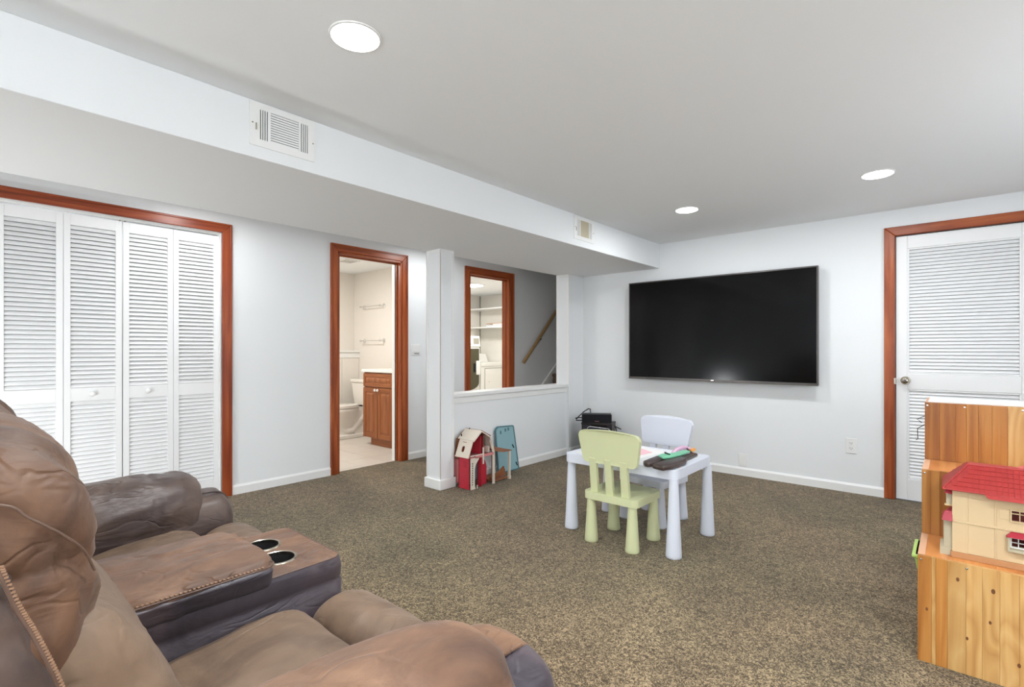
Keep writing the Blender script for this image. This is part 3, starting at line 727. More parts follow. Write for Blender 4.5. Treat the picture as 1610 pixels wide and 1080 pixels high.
slab([(-1.385, 2.94), (-1.335, 2.90), (-1.31, 2.93), (-1.29, 3.05), (-1.285, 3.20), (-1.33, 3.2), (-1.35, 3.06), (-1.385, 3.0)], tz + .03, tz + .042, 'green_strip', grn, t, .004)
MB().tube([(-1.365, 3.1, tz + .02), (-1.36, 3.16, tz + .045), (-1.345, 3.22, tz + .052), (-1.33, 3.26, tz + .045), (-1.315, 3.29, tz + .025)], .013, 10).build('strap', pnk, t, smooth=True)
MB().tube([(-1.305, 3.25, tz + .03), (-1.30, 3.30, tz + .034)], .012, 12).build('tip', orn, t, smooth=True)
MB().tube([(-1.34, 3.245, tz + .055), (-1.30, 3.235, tz + .03), (-1.285, 3.24, tz + .018)], .005, 8).build('band', M['black'], t, smooth=True)
MB().tube([(-1.375, 3.02, tz + .046), (-1.33, 2.99, tz + .044)], .005, 8).build('band', M['black'], t, smooth=True)
o = MB().prism([(-1.75, 3.02), (-1.51, 2.93), (-1.47, 3.25), (-1.70, 3.33)], 2, tz + .0016, tz + .0026).build('paper_sheet', mat('white_paper', srgb(236, 234, 232), .8))
tag(o, 'white paper sheet lying on the play table', 'paper')
o = MB().prism([(-1.70, 3.02), (-1.56, 2.97), (-1.53, 3.17), (-1.64, 3.24), (-1.69, 3.2)], 2, tz + .0027, tz + .0036).build('pink_card', mat('pink_paper', srgb(238, 190, 200), .8))
tag(o, 'pink paper piece on the white sheet on the play table', 'paper')
o = MB().prism(rrect(-1.226, -1.214, 2.86, 2.885, .004, 3), 2, tz, tz + .003).build('eraser_bit', mat('brown_eraser', srgb(176, 150, 146), .7))
tag(o, 'tiny brown scrap near the right edge of the play table', 'scrap')

# ================================================================== CORNER STAND AND SPEAKER
t = thing('media_stand', 'low dark brown media stand in the corner', 'cabinet', (-2.973, 4.7915, 0), rz=math.radians(20.4))
W2, D2, sz = .1675, .24, .392
Bl = lambda mb, nm, m, **k: mb.build(nm, m, t, world=False, **k)
Bl(MB().box(-W2 - .004, W2 + .004, -.004, D2, sz - .02, sz), 'top_board', M['espresso'], bevel=.002)
Bl(MB().box(-W2, -W2 + .018, .004, D2, 0, sz - .02), 'side_board', M['espresso'])
Bl(MB().box(W2 - .018, W2, .004, D2, 0, sz - .02), 'side_board', M['espresso'])
Bl(MB().box(-W2 + .018, W2 - .018, D2 - .01, D2, .04, sz - .02), 'back_board', M['espresso'])
Bl(MB().box(-W2 + .018, W2 - .018, .01, D2 - .01, .04, .058), 'shelf', M['espresso'])
Bl(MB().box(-W2 + .018, -W2 + .10, .006, .02, .06, sz - .02), 'front_panel', mat('dark_grey_door', srgb(58, 56, 66), .35), bevel=.002)
Bl(MB().box(W2 - .05, W2 - .018, .006, .02, .06, sz - .02), 'front_panel', bpy.data.materials['dark_grey_door'], bevel=.002)
t = thing('center_speaker', 'long black speaker on the media stand in the corner', 'speaker', (-2.975, 4.80, sz), rz=math.radians(34))
Bl(MB().prism(rrect(-.163, .163, 0, .1, .012, 4), 1, .0, .115), 'cabinet', M['black'], bevel=.003)
Bl(MB().prism(rrect(-.153, .153, .008, .092, .01, 4), 1, -.006, .002), 'grille', mat('speaker_cloth', srgb(20, 20, 26), .95, bump=.3, bscale=900), bevel=.003)
Bl(MB().box(-.02, .025, -.008, -.006, .018, .025), 'badge', mat('copper_badge', srgb(150, 110, 100), .4, metal=.6))
cab = MB().tube([(-3.135, 4.93, sz + .13), (-3.16, 4.92, sz + .135), (-3.20, 4.88, sz + .10), (-3.235, 4.84, sz + .05), (-3.25, 4.81, sz + .02), (-3.24, 4.79, sz + .008), (-3.18, 4.83, sz + .009), (-3.14, 4.87, sz + .009)], .006, 8)
cab.tube([(-3.24, 4.80, sz + .02), (-3.255, 4.80, sz + .03), (-3.22, 4.80, sz + .042), (-3.15, 4.86, sz + .04)], .0055, 8)
cab.tube([(-3.14, 4.93, sz + .132), (-3.14, 4.935, sz + .03)], .005, 8)
tag(cab.build('speaker_cable', M['black'], smooth=True), 'loop of black cable left of the corner speaker', 'cable')
c2 = MB().tube([(-2.80, 4.885, sz - .02), (-2.785, 4.89, sz - .05), (-2.775, 4.89, sz - .12), (-2.77, 4.89, .1), (-2.78, 4.89, .006)], .006, 8).tube([(-2.795, 4.89, sz - .03), (-2.735, 4.91, sz - .055)], .006, 8)
tag(c2.build('power_cable', M['black'], smooth=True), 'short black cable at the right side of the media stand', 'cable')
t = thing('folding_chair', 'small folding chair with a blue back leaning at the media stand', 'chair', (-2.81, 4.56, 0))
pts = []
x0, x1, z0, z1, r_ = -2.955, -2.668, 0.0, .385, .045
pts.append((x0, 4.50, .0)); pts.append((x0, 4.565, z1 - r_))
for k in range(1, 7):
    a = PI - (PI / 2) * k / 6; pts.append((x0 + r_ + r_ * math.cos(a), 4.575, z1 - r_ + r_ * math.sin(a)))
for k in range(1, 7):
    a = PI / 2 - (PI / 2) * k / 6; pts.append((x1 - r_ + r_ * math.cos(a), 4.575, z1 - r_ + r_ * math.sin(a)))
pts.append((x1, 4.50, 0))
MB().tube(pts, .007, 10).build('frame', M['chrome'], t, smooth=True)
MB().prism(rrect(x0 + .012, x1 - .012, .17, z1 - .012, .04, 6), 1, 4.562, 4.573).build('back_panel', mat('dark_blue_vinyl', srgb(48, 54, 84), .35), t, bevel=.003)
MB().box(x0 + .012, x1 - .012, 4.47, 4.62, .13, .15).build('seat', mat('dark_blue_vinyl_seat', srgb(48, 54, 84), .35), t, bevel=.004)
for xx in (x0 + .01, x1 - .01): MB().tube([(xx, 4.62, 0), (xx, 4.52, .2)], .006, 8).build('rear_leg', M['chrome'], t, smooth=True)

# ================================================================== TOY BARN AND BOARD
t = thing('toy_barn', 'wooden toy barn in red and cream beside the white pillar', 'toy', (-3.2, 3.2, 0))
bx0, bx1, by0, by1 = -3.30, -3.116, 3.0, 3.30
th = .008
# left end wall (red) and its dark frame
MB().box(bx0 + .05, bx1, by0, by0 + th, .004, .27).build('end_wall', M['red_ply'], t)
MB().box(bx0 + .045, bx0 + .053, by0 - .002, by0 + th, 0, .275).box(bx1 - .003, bx1, by0 - .001, by0 + th, 0, .272).build('wall_edge', M['dark_red'], t)
MB().box(bx0 + .105, bx0 + .14, by0 - .0015, by0, .19, .24).build('window_print', mat('print_red', srgb(168, 36, 50), .5), t)
# front pier with cut outs
holes = []
for k in range(10):
    z = .035 + k * .02
    holes.append([(by0 + .026, z), (by0 + .044, z + .002), (by0 + .042, z + .012), (by0 + .028, z + .014)])
MB().prism([(by0, 0), (by0 + .07, 0), (by0 + .062, .04), (by0 + .062, .17), (by0 + .075, .21), (by0 + .11, .25), (by0 + .12, .268), (by0, .268)], 0, bx1 - .006, bx1, holes=holes).build('front_pier', M['cream_ply'], t)
MB().box(bx1 - .010, bx1 - .007, by0 + .02, by0 + .05, .02, .25).build('pier_backing', M['dark_hole'], t)
# back wing and back wall
MB().box(-3.358, -3.352, by0 + .03, by1, .0, .27).build('back_wall', M['cream_ply'], t)
MB().box(-3.352, bx0 + .05, by0 + .03, by0 + .038, .03, .24).build('wing_panel', M['pink_ply'], t)
MB().box(-3.365, bx0 + .05, by0 + .02, by0 + .07, .252, .26).build('wing_ledge', M['brown_ply'], t)
# upper floor
MB().box(-3.352, bx1 - .006, by0 + th, by1, .262, .270).build('upper_floor', M['pink_ply'], t)
MB().box(bx1 - .006, bx1 + .0, by0 + .07, by1 + .0, .262, .284).build('floor_beam', M['pink_ply'], t)
MB().box(bx1 - .004, bx1 + .002, by0 + .01, by0 + .17, .284, .292).build('handrail', M['cream_ply'], t)
MB().box(bx1 - .004, bx1 + .003, by0 + .158, by0 + .172, .2, .345).build('rail_post', M['cream_ply'], t)
# gambrel roof
ym = (by0 + by1) / 2
def rp(p0, p1, nm, m, xa=-3.345, xb=bx1 + .004, tt=.007, holes=()):
    (ya, za), (yb, zb) = p0, p1
    d = Vector((0, yb - ya, zb - za)); n = Vector((0, -d.z, d.y)).normalized() * tt
    L_ = d.length
    mb = MB().prism([(xa, 0), (xb, 0), (xb, L_), (xa, L_)], 2, 0, tt, holes=holes)   # (x, along) in z=0 plane
    u = d.normalized(); nn = Vector((0, -d.z, d.y)).normalized()
    mb.v = [tuple(Vector((x, ya, za)) + u * y + nn * z) for x, y, z in mb.v]
    return mb.build(nm, m, t)
hx0, hx1 = -3.225, -3.19
rp((by0 - .012, .272), (by0 + .045, .415), 'lower_roof_panel', M['cream_ply'], xa=bx0 + .02, xb=bx1 - .0, holes=[rrect(hx0, hx1, .045, .10, .016, 4)])
MB().prism(rrect(hx0 - .01, hx1 + .01, .30, .40, .01, 3), 1, by0 + .03, by0 + .034).build('window_backing', M['dark_red'], t)
rp((by0 + .045, .415), (ym - .01, .492), 'upper_roof_panel', M['cream_ply'], xa=bx0 - .01, xb=bx1 + .004)
rp((ym - .01, .492), (by1 - .045, .432), 'upper_roof_panel', M['dark_red'], xa=bx0 - .01)
rp((by1 - .045, .432), (by1 + .008, .30), 'lower_roof_panel', M['cream_ply'], xb=bx1 - .01)
for (ya, za, yb, zb) in ((by0 + .045, .415, ym - .01, .492), (ym - .01, .492, by1 - .05, .43), (by1 - .05, .43, by1, .30)):
    MB().tube([(bx1 + .002, ya, za - .004), (bx1 + .002, yb, zb - .004)], .0065, 6).build('roof_edge', M['cream_ply'], t)
MB().box(-3.28, -3.27, by0 + .05, by0 + .055, .44, .46).build('roof_peg', M['dark_hole'], t)
MB().box(-3.20, -3.195, by0 + .05, by0 + .06, .41, .43).box(-3.26, -3.255, ym - .02, ym - .01, .485, .505).build('roof_peg', M['dark_hole'], t)
# inner dark gable with brown print
MB().prism([(by0 + .03, .27), (by1 - .01, .27), (by1 - .05, .42), (ym, .482), (by0 + .06, .41)], 0, -3.345, -3.34).build('gable_wall', M['brown_ply'], t)
MB().prism([(by0 + .03, .275), (by0 + .14, .275), (by0 + .14, .37), (by0 + .06, .36)], 0, -3.30, -3.296).build('hay_print', mat('hay_print', srgb(168, 116, 66), .8, var=.5, vscale=60), t)
# red centre: tall doors in upper and lower storeys
MB().box(-3.29, bx1 - .02, by0 + .15, by0 + .157, .285, .44).build('partition', M['red_ply'], t)
MB().prism([(by0 + .157, .285), (by0 + .25, .285), (by0 + .245, .38), (by0 + .22, .43), (by0 + .19, .455), (by0 + .157, .46)], 0, -3.2, -3.194).build('upper_door', M['red_ply'], t)
MB().box(-3.2, -3.13, by0 + .175, by0 + .18, .285, .45).build('upper_divider', M['dark_red'], t)
MB().prism([(by0 + .155, .004), (by0 + .255, .004), (by0 + .255, .15), (by0 + .245, .19), (by0 + .225, .225), (by0 + .19, .25), (by0 + .155, .258)], 0, -3.17, -3.164).build('barn_door', M['red_ply'], t)
MB().box(-3.168, -3.12, by0 + .145, by0 + .152, .004, .258).build('barn_door', M['red_ply'], t)
MB().box(-3.17, -3.15, by0 + .153, by0 + .17, .004, .258).build('door_frame', M['dark_red'], t)
MB().box(-3.20, -3.194, by0 + .075, by0 + .14, .004, .26).build('inner_wall', M['cream_ply'], t)
MB().box(-3.34, -3.334, by0 + .16, by1, .004, .26).build('blue_wall', mat('grey_blue_ply', srgb(150, 164, 186), .5), t)
MB().box(-3.30, -3.294, by1 - .04, by1 + .002, .3, .36).build('loft_panel', M['cream_ply'], t)
MB().box(-3.2, -3.13, by1 - .05, by1 - .044, .285, .34).build('loft_panel', M['cream_ply'], t)
# posts and lean-to
MB().prism([(by1 - .012, 0), (by1 + .016, 0), (by1 + .014, .285), (by1 - .004, .33), (by1 - .04, .40), (by1 - .05, .39), (by1 - .014, .29)], 0, bx1 - .01, bx1 - .002).build('front_post', M['cream_ply'], t)
MB().box(-3.14, -3.12, by1 + .215, by1 + .232, 0, .262).box(-3.142, -3.118, by1 + .212, by1 + .236, 0, .03).build('outer_post', M['cream_ply'], t)
MB().box(-3.34, -3.325, by1 + .2, by1 + .215, 0, .262).build('outer_post', M['brown_ply'], t)
pr = [(by1 + .0 , .30), (by1 + .06, .277), (by1 + .13, .264), (by1 + .245, .262), (by1 + .245, .268), (by1 + .13, .271), (by1 + .06, .285), (by1, .309)]
MB().prism(pr, 0, -3.345, -3.115).build('lean_to_roof', M['brown_ply'], t)
MB().box(-3.345, -3.339, by1 + .02, by1 + .10, 0, .26).build('lean_to_wall', M['brown_ply'], t)
MB().box(-3.335, -3.13, by1 + .02, by1 + .21, .012, .02).build('stall_floor', M['brown_ply'], t)
for k in range(7):
    a = (k - 3) * .16
    MB().box(-3.2 + k * .006, -3.185 + k * .006, by1 + .01, by1 + .21, .025 + k * .008, .038 + k * .008, rot=Matrix.Rotation(a * .6, 3, 'Z') @ Matrix.Rotation(.12 * (k % 3 - 1) + .25, 3, 'X')).build('stall_plank', M['brown_ply'], t)
MB().lathe([(.005, 0), (.005, .03)], (-3.115, by0 + .09, 0), n=8).build('peg', M['cream_ply'], t)

t = thing('play_tray', 'teal plastic board leaning on the half wall behind the toy barn', 'board', (-3.33, 3.7, 0))
out = []
for (cy, cz, a0, rr) in ((3.805, .425, 0, .022), (3.60, .412, 90, .045), (3.585, .02, 180, .015), (3.862, .015, 270, .013)):
    for k in range(7):
        a = math.radians(a0 + 90 * k / 6); out.append((cy + rr * math.cos(a), cz + rr * math.sin(a)))
inner = [(3.715 + (y_ - 3.715) * .93, .225 + (z_ - .225) * .955) for y_, z_ in out]
def leanx(mb):
    mb.v = [(x - .07 * z, y_, z) for x, y_, z in mb.v]; return mb
leanx(MB().prism(out, 0, -3.318, -3.306, holes=[inner])).build('rim', M['teal_dark'], t, bevel=.002)
leanx(MB().prism(inner, 0, -3.317, -3.311)).build('panel', M['teal'], t)
for (yy, zz) in ((3.63, .41), (3.70, .425), (3.745, .43)):
    leanx(MB().box(-3.311, -3.306, yy - .008, yy + .008, zz - .03, zz)).build('clip_slot', M['teal_dark'], t)
for (yy, zz) in ((3.80, .24), (3.84, .06)):
    m_ = MB().box(-3.311, -3.304, yy - .004, yy + .004, zz - .02, zz + .02, rot=Matrix.Rotation(.5, 3, 'X')); leanx(m_).build('tab', M['dark_hole'], t)

# ================================================================== STEPPED STORAGE UNIT
t = thing('stepped_storage', 'stepped pine storage unit by the louvered door', 'storage unit', (.1, 3.0, 0))
ux0, ux1 = -.113, .345
steps = [(2.51, 2.826, 0, .4065), (2.826, 3.105, 0, .681), (3.105, 3.44, 0, .95)]
staves = {0: [(.042, 'pine_orange'), (.012, 'pine_light'), (.034, 'pine_orange'), (.052, 'pine_light'), (.044, 'pine_light'), (.046, 'pine_light'), (.050, 'pine_light'), (.020, 'pine_light'), (.070, 'pine_orange'), (.088, 'pine_dark')],
          1: [(.03, 'pine_orange'), (.03, 'pine_orange'), (.045, 'pine_dark'), (.07, 'pine_orange'), (.09, 'pine_orange'), (.08, 'pine_light'), (.113, 'pine_orange')],
          2: [(.055, 'pine_dark'), (.055, 'pine_dark'), (.038, 'pine_dark'), (.04, 'pine_orange'), (.045, 'pine_orange'), (.05, 'pine_orange'), (.06, 'pine_light'), (.06, 'pine_orange'), (.055, 'pine_light')]}
for i, (y0, y1, zb, zt) in enumerate(steps):
    zlow = 0 if i == 0 else steps[i - 1][3]
    x = ux0
    for w, mm in staves[i]:
        MB().box(x + .0002, min(x + w - .0002, ux1), y0, y0 + .018, zlow + .0005, zt).build('stave', M[mm], t, bevel=.0006, seg=1)
        x += w
    # tread
    MB().box(ux0, ux0 + .022, y0 + .018, y1 + (.0 if i < 2 else 0), zt - .018, zt).build('tread_edge', M['pine_edge'], t)
    x = ux0 + .022
    for w in (.09, .11, .10, .136):
        MB().box(x + .0002, x + w - .0002, y0 + .018, y1, zt - .018, zt).build('tread_stave', M['pine_tread'], t, bevel=.0005, seg=1); x += w
    # side board below
    for s0 in (ux0, ux1 - .018):
        MB().box(s0, s0 + .018, y0 + .018, y0 + .05, 0, zt - .018).build('side_rail', M['pine_orange'], t)
        MB().box(s0, s0 + .018, y1 - .03, y1, 0, zt - .018).build('side_rail', M['pine_orange'], t)
    for sx_ in (ux0 + .01, ux0 + .142, ux0 + .33):
        MB().lathe([(.0001, -.003), (.004, -.0025), (.005, 0)], (sx_, y0, zt - .014), axis=1, n=12).build('screw_cap', M['chrome'], t)
for kx, kz, kr in ((.004, .345, .006), (.092, .215, .005), (.030, .135, .005), (.10, .33, .007), (.166, .09, .006), (-.085, .205, .005)):
    MB().prism([(kx + kr * .8 * math.cos(q), kz + kr * 1.3 * math.sin(q)) for q in [2 * PI * k / 14 for k in range(14)]], 1, 2.5096, 2.511).build('knot', mat('pine_knot', srgb(110, 66, 34), .5) if 'pine_knot' not in bpy.data.materials else bpy.data.materials['pine_knot'], t)
MB().box(ux0 + .02, ux1, 3.42, 3.44, 0, .93).build('back_board', M['pine_orange'], t)
MB().box(ux0 + .019, ux1 - .019, 2.535, 3.415, .01, .03).build('bottom_board', M['pine_orange'], t)
# thin black wires on the unit's side
w = MB().tube([(ux0 - .002, 3.15, .88), (ux0 - .03, 3.14, .865), (ux0 - .012, 3.13, .85)], .0018, 6).tube([(ux0 - .002, 3.14, .84), (ux0 - .028, 3.13, .82), (ux0 - .026, 3.13, .77), (ux0 - .034, 3.13, .765)], .0018, 6)
w.build('dangling_wire', M['black'], t)

o = MB().box(ux0 + .012, ux1, 3.125, 3.40, .95, .957).build('white_lid', M['white_plastic'], bevel=.002)
tag(o, 'flat white lid lying on the top step of the pine storage unit', 'lid')
def bin_(x0, x1, y0, y1, z0, z1, lab, m):
    t = thing('storage_bin', lab, 'storage bin', ((x0 + x1) / 2, (y0 + y1) / 2, z0))
    s = .02
    v = [(x0 + s, y0 + s, z0), (x1, y0 + s, z0), (x1, y1 - s, z0), (x0 + s, y1 - s, z0), (x0, y0, z1), (x1, y0, z1), (x1, y1, z1), (x0, y1, z1)]
    MB().add(v, [(0, 1, 2, 3), (0, 4, 5, 1), (1, 5, 6, 2), (2, 6, 7, 3), (3, 7, 4, 0), (4, 5, 6, 7)]).build('tub', m, t, bevel=.006)
    MB().box(x0 - .006, x1, y0 - .004, y1 + .004, z1 - .012, z1).build('rim', m, t, bevel=.003)
bin_(-.128, .2, 2.575, 2.785, .27, .385, 'light green storage bin poking from the low side of the pine storage unit', mat('lime_bin', srgb(178, 214, 110), .4))
# toy house on the lowest step
t = thing('dollhouse', 'cream toy house with red tiled roof on the pine storage unit', 'toy', (.15, 2.68, .4065))
hz = .4065; hy0, hy1 = 2.572, 2.80
hx0, hx1 = -.012, .34
def wallp(nm, poly, m, ya, yb, holes=()):
    return MB().prism(poly, 1, ya, yb, holes=holes).build(nm, m, t, bevel=.0008, seg=1)
wz = hz + .022
W1 = [(.150, .575, .172, .617), (.150, .462, .172, .50)]
hl = [[(a, b), (c, b), (c, d), (a, d)] for a, b, c, d in ((.151, .580, .205, .617), (.151, .487, .186, .518))]
wallp('front_wall', [(hx0, wz), (hx1, wz), (hx1, .67), (hx0, .67)], M['toy_cream'], hy0 + .004, hy0 + .012, holes=hl)
MB().box(hx0, hx0 + .008, hy0 + .012, hy1, wz, .67).build('side_wall', M['toy_cream'], t)
MB().box(hx0, hx1, hy1 - .008, hy1, wz, .67).build('rear_wall', M['toy_cream'], t)
MB().box(hx0 + .008, hx1, hy0 + .013, hy1 - .008, .543, .549).build('upper_floor', M['toy_cream'], t)
MB().box(hx0 + .02, hx1, hy0 + .06, hy0 + .065, wz, .67).build('room_wall', M['dark_red'], t)
MB().box(hx0, hx1, hy0, hy0 + .012, .541, .549).build('floor_band', M['toy_cream'], t, bevel=.001)
for xx in (hx0 + .04, hx0 + .118):
    MB().box(xx, xx + .006, hy0 + .0015, hy0 + .006, wz, .541).build('wall_post', M['toy_cream'], t, bevel=.001, seg=1)
    MB().box(xx, xx + .006, hy0 + .0015, hy0 + .006, .549, .668).build('wall_post', M['toy_cream'], t, bevel=.001, seg=1)
MB().box(hx0, hx0 + .042, hy0 + .001, hy0 + .005, wz, .541).build('corner_panel', M['toy_cream'], t, bevel=.001, seg=1)
MB().box(hx0, hx0 + .042, hy0 + .001, hy0 + .005, .549, .668).build('corner_panel', M['toy_cream'], t, bevel=.001, seg=1)
MB().prism([(hy0 - .004, hz), (hy0 + .0, hz + .022), (hy1, hz + .022), (hy1, hz)], 0, hx0 - .004, hx1).build('base', M['toy_base'], t, bevel=.002)
# windows with bars and hoods
for (a, b, c, d) in ((.151, .580, .205, .617), (.151, .487, .186, .518)):
    f = MB().box(a - .004, a, hy0 - .002, hy0 + .006, b - .004, d + .004).box(a, c, hy0 - .002, hy0 + .006, b - .004, b).box(a, c, hy0 - .002, hy0 + .006, d, d + .004)
    f.box(a, c, hy0 + .0, hy0 + .005, (b + d) / 2 - .0012 + (.008 if d > .6 else 0), (b + d) / 2 + .0012 + (.008 if d > .6 else 0)).box((a + c) / 2 - .0012 - (.0 if d < .6 else .006), (a + c) / 2 + .0012 - (.0 if d < .6 else .006), hy0, hy0 + .005, b, d)
    f.build('window_frame', M['trim'] if d < .6 else M['toy_cream'], t)
MB().box(.118, .146, hy0 + .001, hy0 + .005, .582, .615).build('shutter', M['toy_cream'], t, bevel=.001)
MB().box(.140, .30, hy0 - .018, hy0 + .002, .472, .48).box(.140, .146, hy0 - .016, hy0 + .002, .48, .522).build('bay_frame', M['toy_grey'], t)
MB().add([(.136, hy0 - .022, .524), (.30, hy0 - .022, .524), (.30, hy0 + .004, .54), (.15, hy0 + .004, .54), (.136, hy0 + .004, .524), (.30, hy0 + .004, .524)], [(0, 1, 2, 3), (0, 3, 4), (0, 4, 5, 1), (1, 5, 2), (2, 5, 4, 3)]).build('window_hood', M['toy_crimson'], t)
# left bay windows and hoods
lx0 = hx0 - .018
MB().box(lx0, hx0, hy0 + .02, hy0 + .10, .600, .645).build('side_bay', M['toy_grey'], t, bevel=.001)
MB().box(lx0 - .004, hx0, hy0 + .018, hy0 + .03, .596, .602).build('bay_sill', M['toy_cream'], t)
def hood(x0, x1, ya, yb, z0, z1):
    MB().add([(x0, ya, z0), (x0, yb, z0), (x1, ya - .006, z0), (x1, yb + .006, z0), (x1, ya + .012, z1), (x1, yb - .01, z1), (x0 + .008, ya + .012, z1 - .004)], [(0, 1, 5, 6), (6, 5, 4), (0, 6, 4, 2), (0, 2, 3, 1), (1, 3, 5), (2, 4, 5, 3)]).build('side_hood', M['toy_crimson'], t)
hood(lx0 - .004, hx0 + .001, hy0 + .01, hy0 + .11, .645, .672)
hood(hx0 - .030, hx0 + .001, hy0 - .004, hy0 + .12, .544, .58)
MB().box(hx0 - .026, hx0, hy0 + .02, hy0 + .10, hz + .002, .545).box(hx0 - .024, hx0, hy0 + .016, hy0 + .02, hz, .545).build('side_porch', M['toy_grey'], t, bevel=.001)
MB().box(hx0 - .036, hx0, hy0 + .012, hy0 + .12, hz, hz + .03).build('porch_base', M['toy_grey'], t, bevel=.001)
# roof: hip with ribbed tiles
rz0, rz1 = .667, .757; ry0 = hy0 - .022; rym = hy0 + .055; rx0 = hx0 - .028; rxm = hx0 + .045
roof = MB().add([(rx0, ry0, rz0), (hx1, ry0, rz0), (hx1, rym, rz1), (rxm, rym, rz1), (rx0, hy1 + .01, rz0), (hx1, hy1 + .01, rz0), (hx1, rym + .07, rz1), (rxm, rym + .07, rz1)],
                [(0, 1, 2, 3), (0, 3, 7, 4), (4, 7, 6, 5), (3, 2, 6, 7), (0, 4, 5, 1), (1, 5, 6, 2)])
roof.build('roof', M['toy_red'], t)
tiles = MB(); d = Vector((0, rym - ry0, rz1 - rz0)); L_ = d.length; u = d.normalized(); nn = Vector((0, -d.z, d.y)).normalized()
if nn.z < 0: nn = -nn
nr = 6
for k in range(26):
    x = rx0 + .012 + k * .0156
    for j in range(nr):
        a0, a1 = j / nr, (j + 1) / nr
        xl = rx0 + (rxm - rx0) * a1 * (1 if True else 0)
        if x < xl or x + .0145 > hx1: continue
        p0 = Vector((x, ry0, rz0)) + u * L_ * a0; p1 = p0 + u * L_ * (a1 - a0) * .985
        w = Vector((.0145, 0, 0)); h0, h1 = nn * .0028, nn * .0008
        tiles.add([p0, p0 + w, p1 + w, p1, p0 + h0, p0 + w + h0, p1 + w + h1, p1 + h1], [(4, 5, 6, 7), (0, 4, 7, 3), (1, 2, 6, 5), (0, 1, 5, 4)])
for k in range(27):
    x = rx0 + .0112 + k * .0156
    a_ = min(1.0, max(0.0, (x - rx0) / (rxm - rx0)))
    if x > hx1: break
    p0 = Vector((x, ry0, rz0)); p1 = p0 + u * L_ * a_ * .99; w = Vector((.0016, 0, 0)); h = nn * .0042
    tiles.add([p0, p0 + w, p1 + w, p1, p0 + h, p0 + w + h, p1 + w + h, p1 + h], [(4, 5, 6, 7), (0, 4, 7, 3), (1, 2, 6, 5), (0, 1, 5, 4)])
# end hip tiles
A, Bp, Cc, Dd = Vector((rx0, ry0, rz0)), Vector((rxm, rym, rz1)), Vector((rxm, rym + .07, rz1)), Vector((rx0, hy1 + .01, rz0))
for j in range(5):
    for k in range(9):
        def q(a, b): return (A.lerp(Dd, b)).lerp(Bp.lerp(Cc, b), a)
        a0, a1, b0, b1 = j / 5, (j + .93) / 5, (k + .05) / 9, (k + .95) / 9
        nx = Vector((-1, 0, .8)).normalized()
        p = [q(a0, b0), q(a0, b1), q(a1, b1), q(a1, b0)]
        pp = [p[0] + nx * .0028, p[1] + nx * .0028, p[2] + nx * .0008, p[3] + nx * .0008]
        tiles.add(p + pp, [(4, 5, 6, 7), (0, 4, 7, 3), (1, 2, 6, 5), (0, 1, 5, 4)])
o = tiles.build('roof_tiles', M['toy_red'], t); o['kind'] = 'stuff'
MB().tube([(rx0, ry0, rz0 + .002), (rxm, rym, rz1 + .002)], .003, 8).tube([(rxm, rym, rz1 + .001), (hx1, rym, rz1 + .001)], .003, 8).tube([(rx0, ry0, rz0 + .001), (hx1, ry0, rz0 + .001)], .0028, 8).build('roof_ridge', M['toy_red'], t, smooth=True)
# front gable drop of the roof towards the right
MB().add([(.088, ry0 - .012, rz0 - .012), (hx1, ry0 - .012, rz0 - .012), (hx1, ry0 + .012, rz0 + .016), (.082, ry0 + .012, rz0 + .016), (.078, ry0, rz0 - .001), (hx1, ry0 + .01, rz0 - .012)], [(0, 1, 2, 3), (0, 3, 4), (0, 4, 5, 1), (1, 5, 2), (4, 3, 2, 5)]).build('eave_drop', M['toy_red'], t)
MB().add([(.13, rym + .05, rz1 - .02), (.34, rym + .02, rz1 - .02), (.34, rym + .02, rz1 + .1), (.34, rym + .12, rz1 - .02)], [(0, 1, 2), (0, 2, 3), (0, 3, 1), (1, 3, 2)]).build('rear_gable_roof', mat('pink_roof', srgb(206, 108, 100), .45), t)

# ================================================================== BATHROOM THINGS
t = thing('toilet', 'white porcelain toilet seen through the bathroom doorway', 'toilet', (-6.28, 3.7, 0))
cx = -6.28
def ell(cy, z, rx, ry, n=32, egg=0): return [(cx + rx * math.cos(2 * PI * k / n), cy + ry * math.sin(2 * PI * k / n) * (1 + egg * (math.sin(2 * PI * k / n) < 0)), z) for k in range(n)]
def rings(R, close=True):
    n = len(R[0]); vs = [v for r_ in R for v in r_]; fs = []
    for i in range(len(R) - 1):
        for k in range(n): fs.append((i * n + k, i * n + (k + 1) % n, (i + 1) * n + (k + 1) % n, (i + 1) * n + k))
    fs.append(tuple(reversed(range(n)))); fs.append(tuple((len(R) - 1) * n + k for k in range(n)))
    return MB().add(vs, fs)
rings([ell(3.70, 0, .115, .27), ell(3.70, .02, .118, .272), ell(3.69, .05, .105, .26), ell(3.66, .14, .10, .24), ell(3.63, .22, .13, .24), ell(3.61, .30, .165, .25), ell(3.60, .37, .185, .27), ell(3.60, .40, .19, .275), ell(3.60, .41, .18, .265)]).build('bowl', M['porcelain'], t, smooth=True, angle=60)
rings([ell(3.60, .412, .19, .272), ell(3.60, .43, .195, .278), ell(3.60, .435, .19, .27)]).build('seat_ring', M['porcelain'], t, smooth=True)
rings([ell(3.60, .437, .192, .274), ell(3.60, .452, .19, .272), ell(3.60, .458, .16, .24)]).build('lid', M['porcelain'], t, smooth=True)
MB().tube([(cx + .07, 3.56, .17), (cx + .075, 3.64, .11), (cx + .08, 3.74, .11), (cx + .08, 3.83, .19), (cx + .08, 3.90, .28), (cx + .08, 4.0, .31)], .045, 16, radii=[.02, .045, .052, .05, .048, .05]).build('trapway', M['porcelain'], t, smooth=True)
MB().box(cx - .115, cx + .115, 3.76, 4.04, .0, .40).build('rear_foot', M['porcelain'], t, bevel=.03, seg=4)
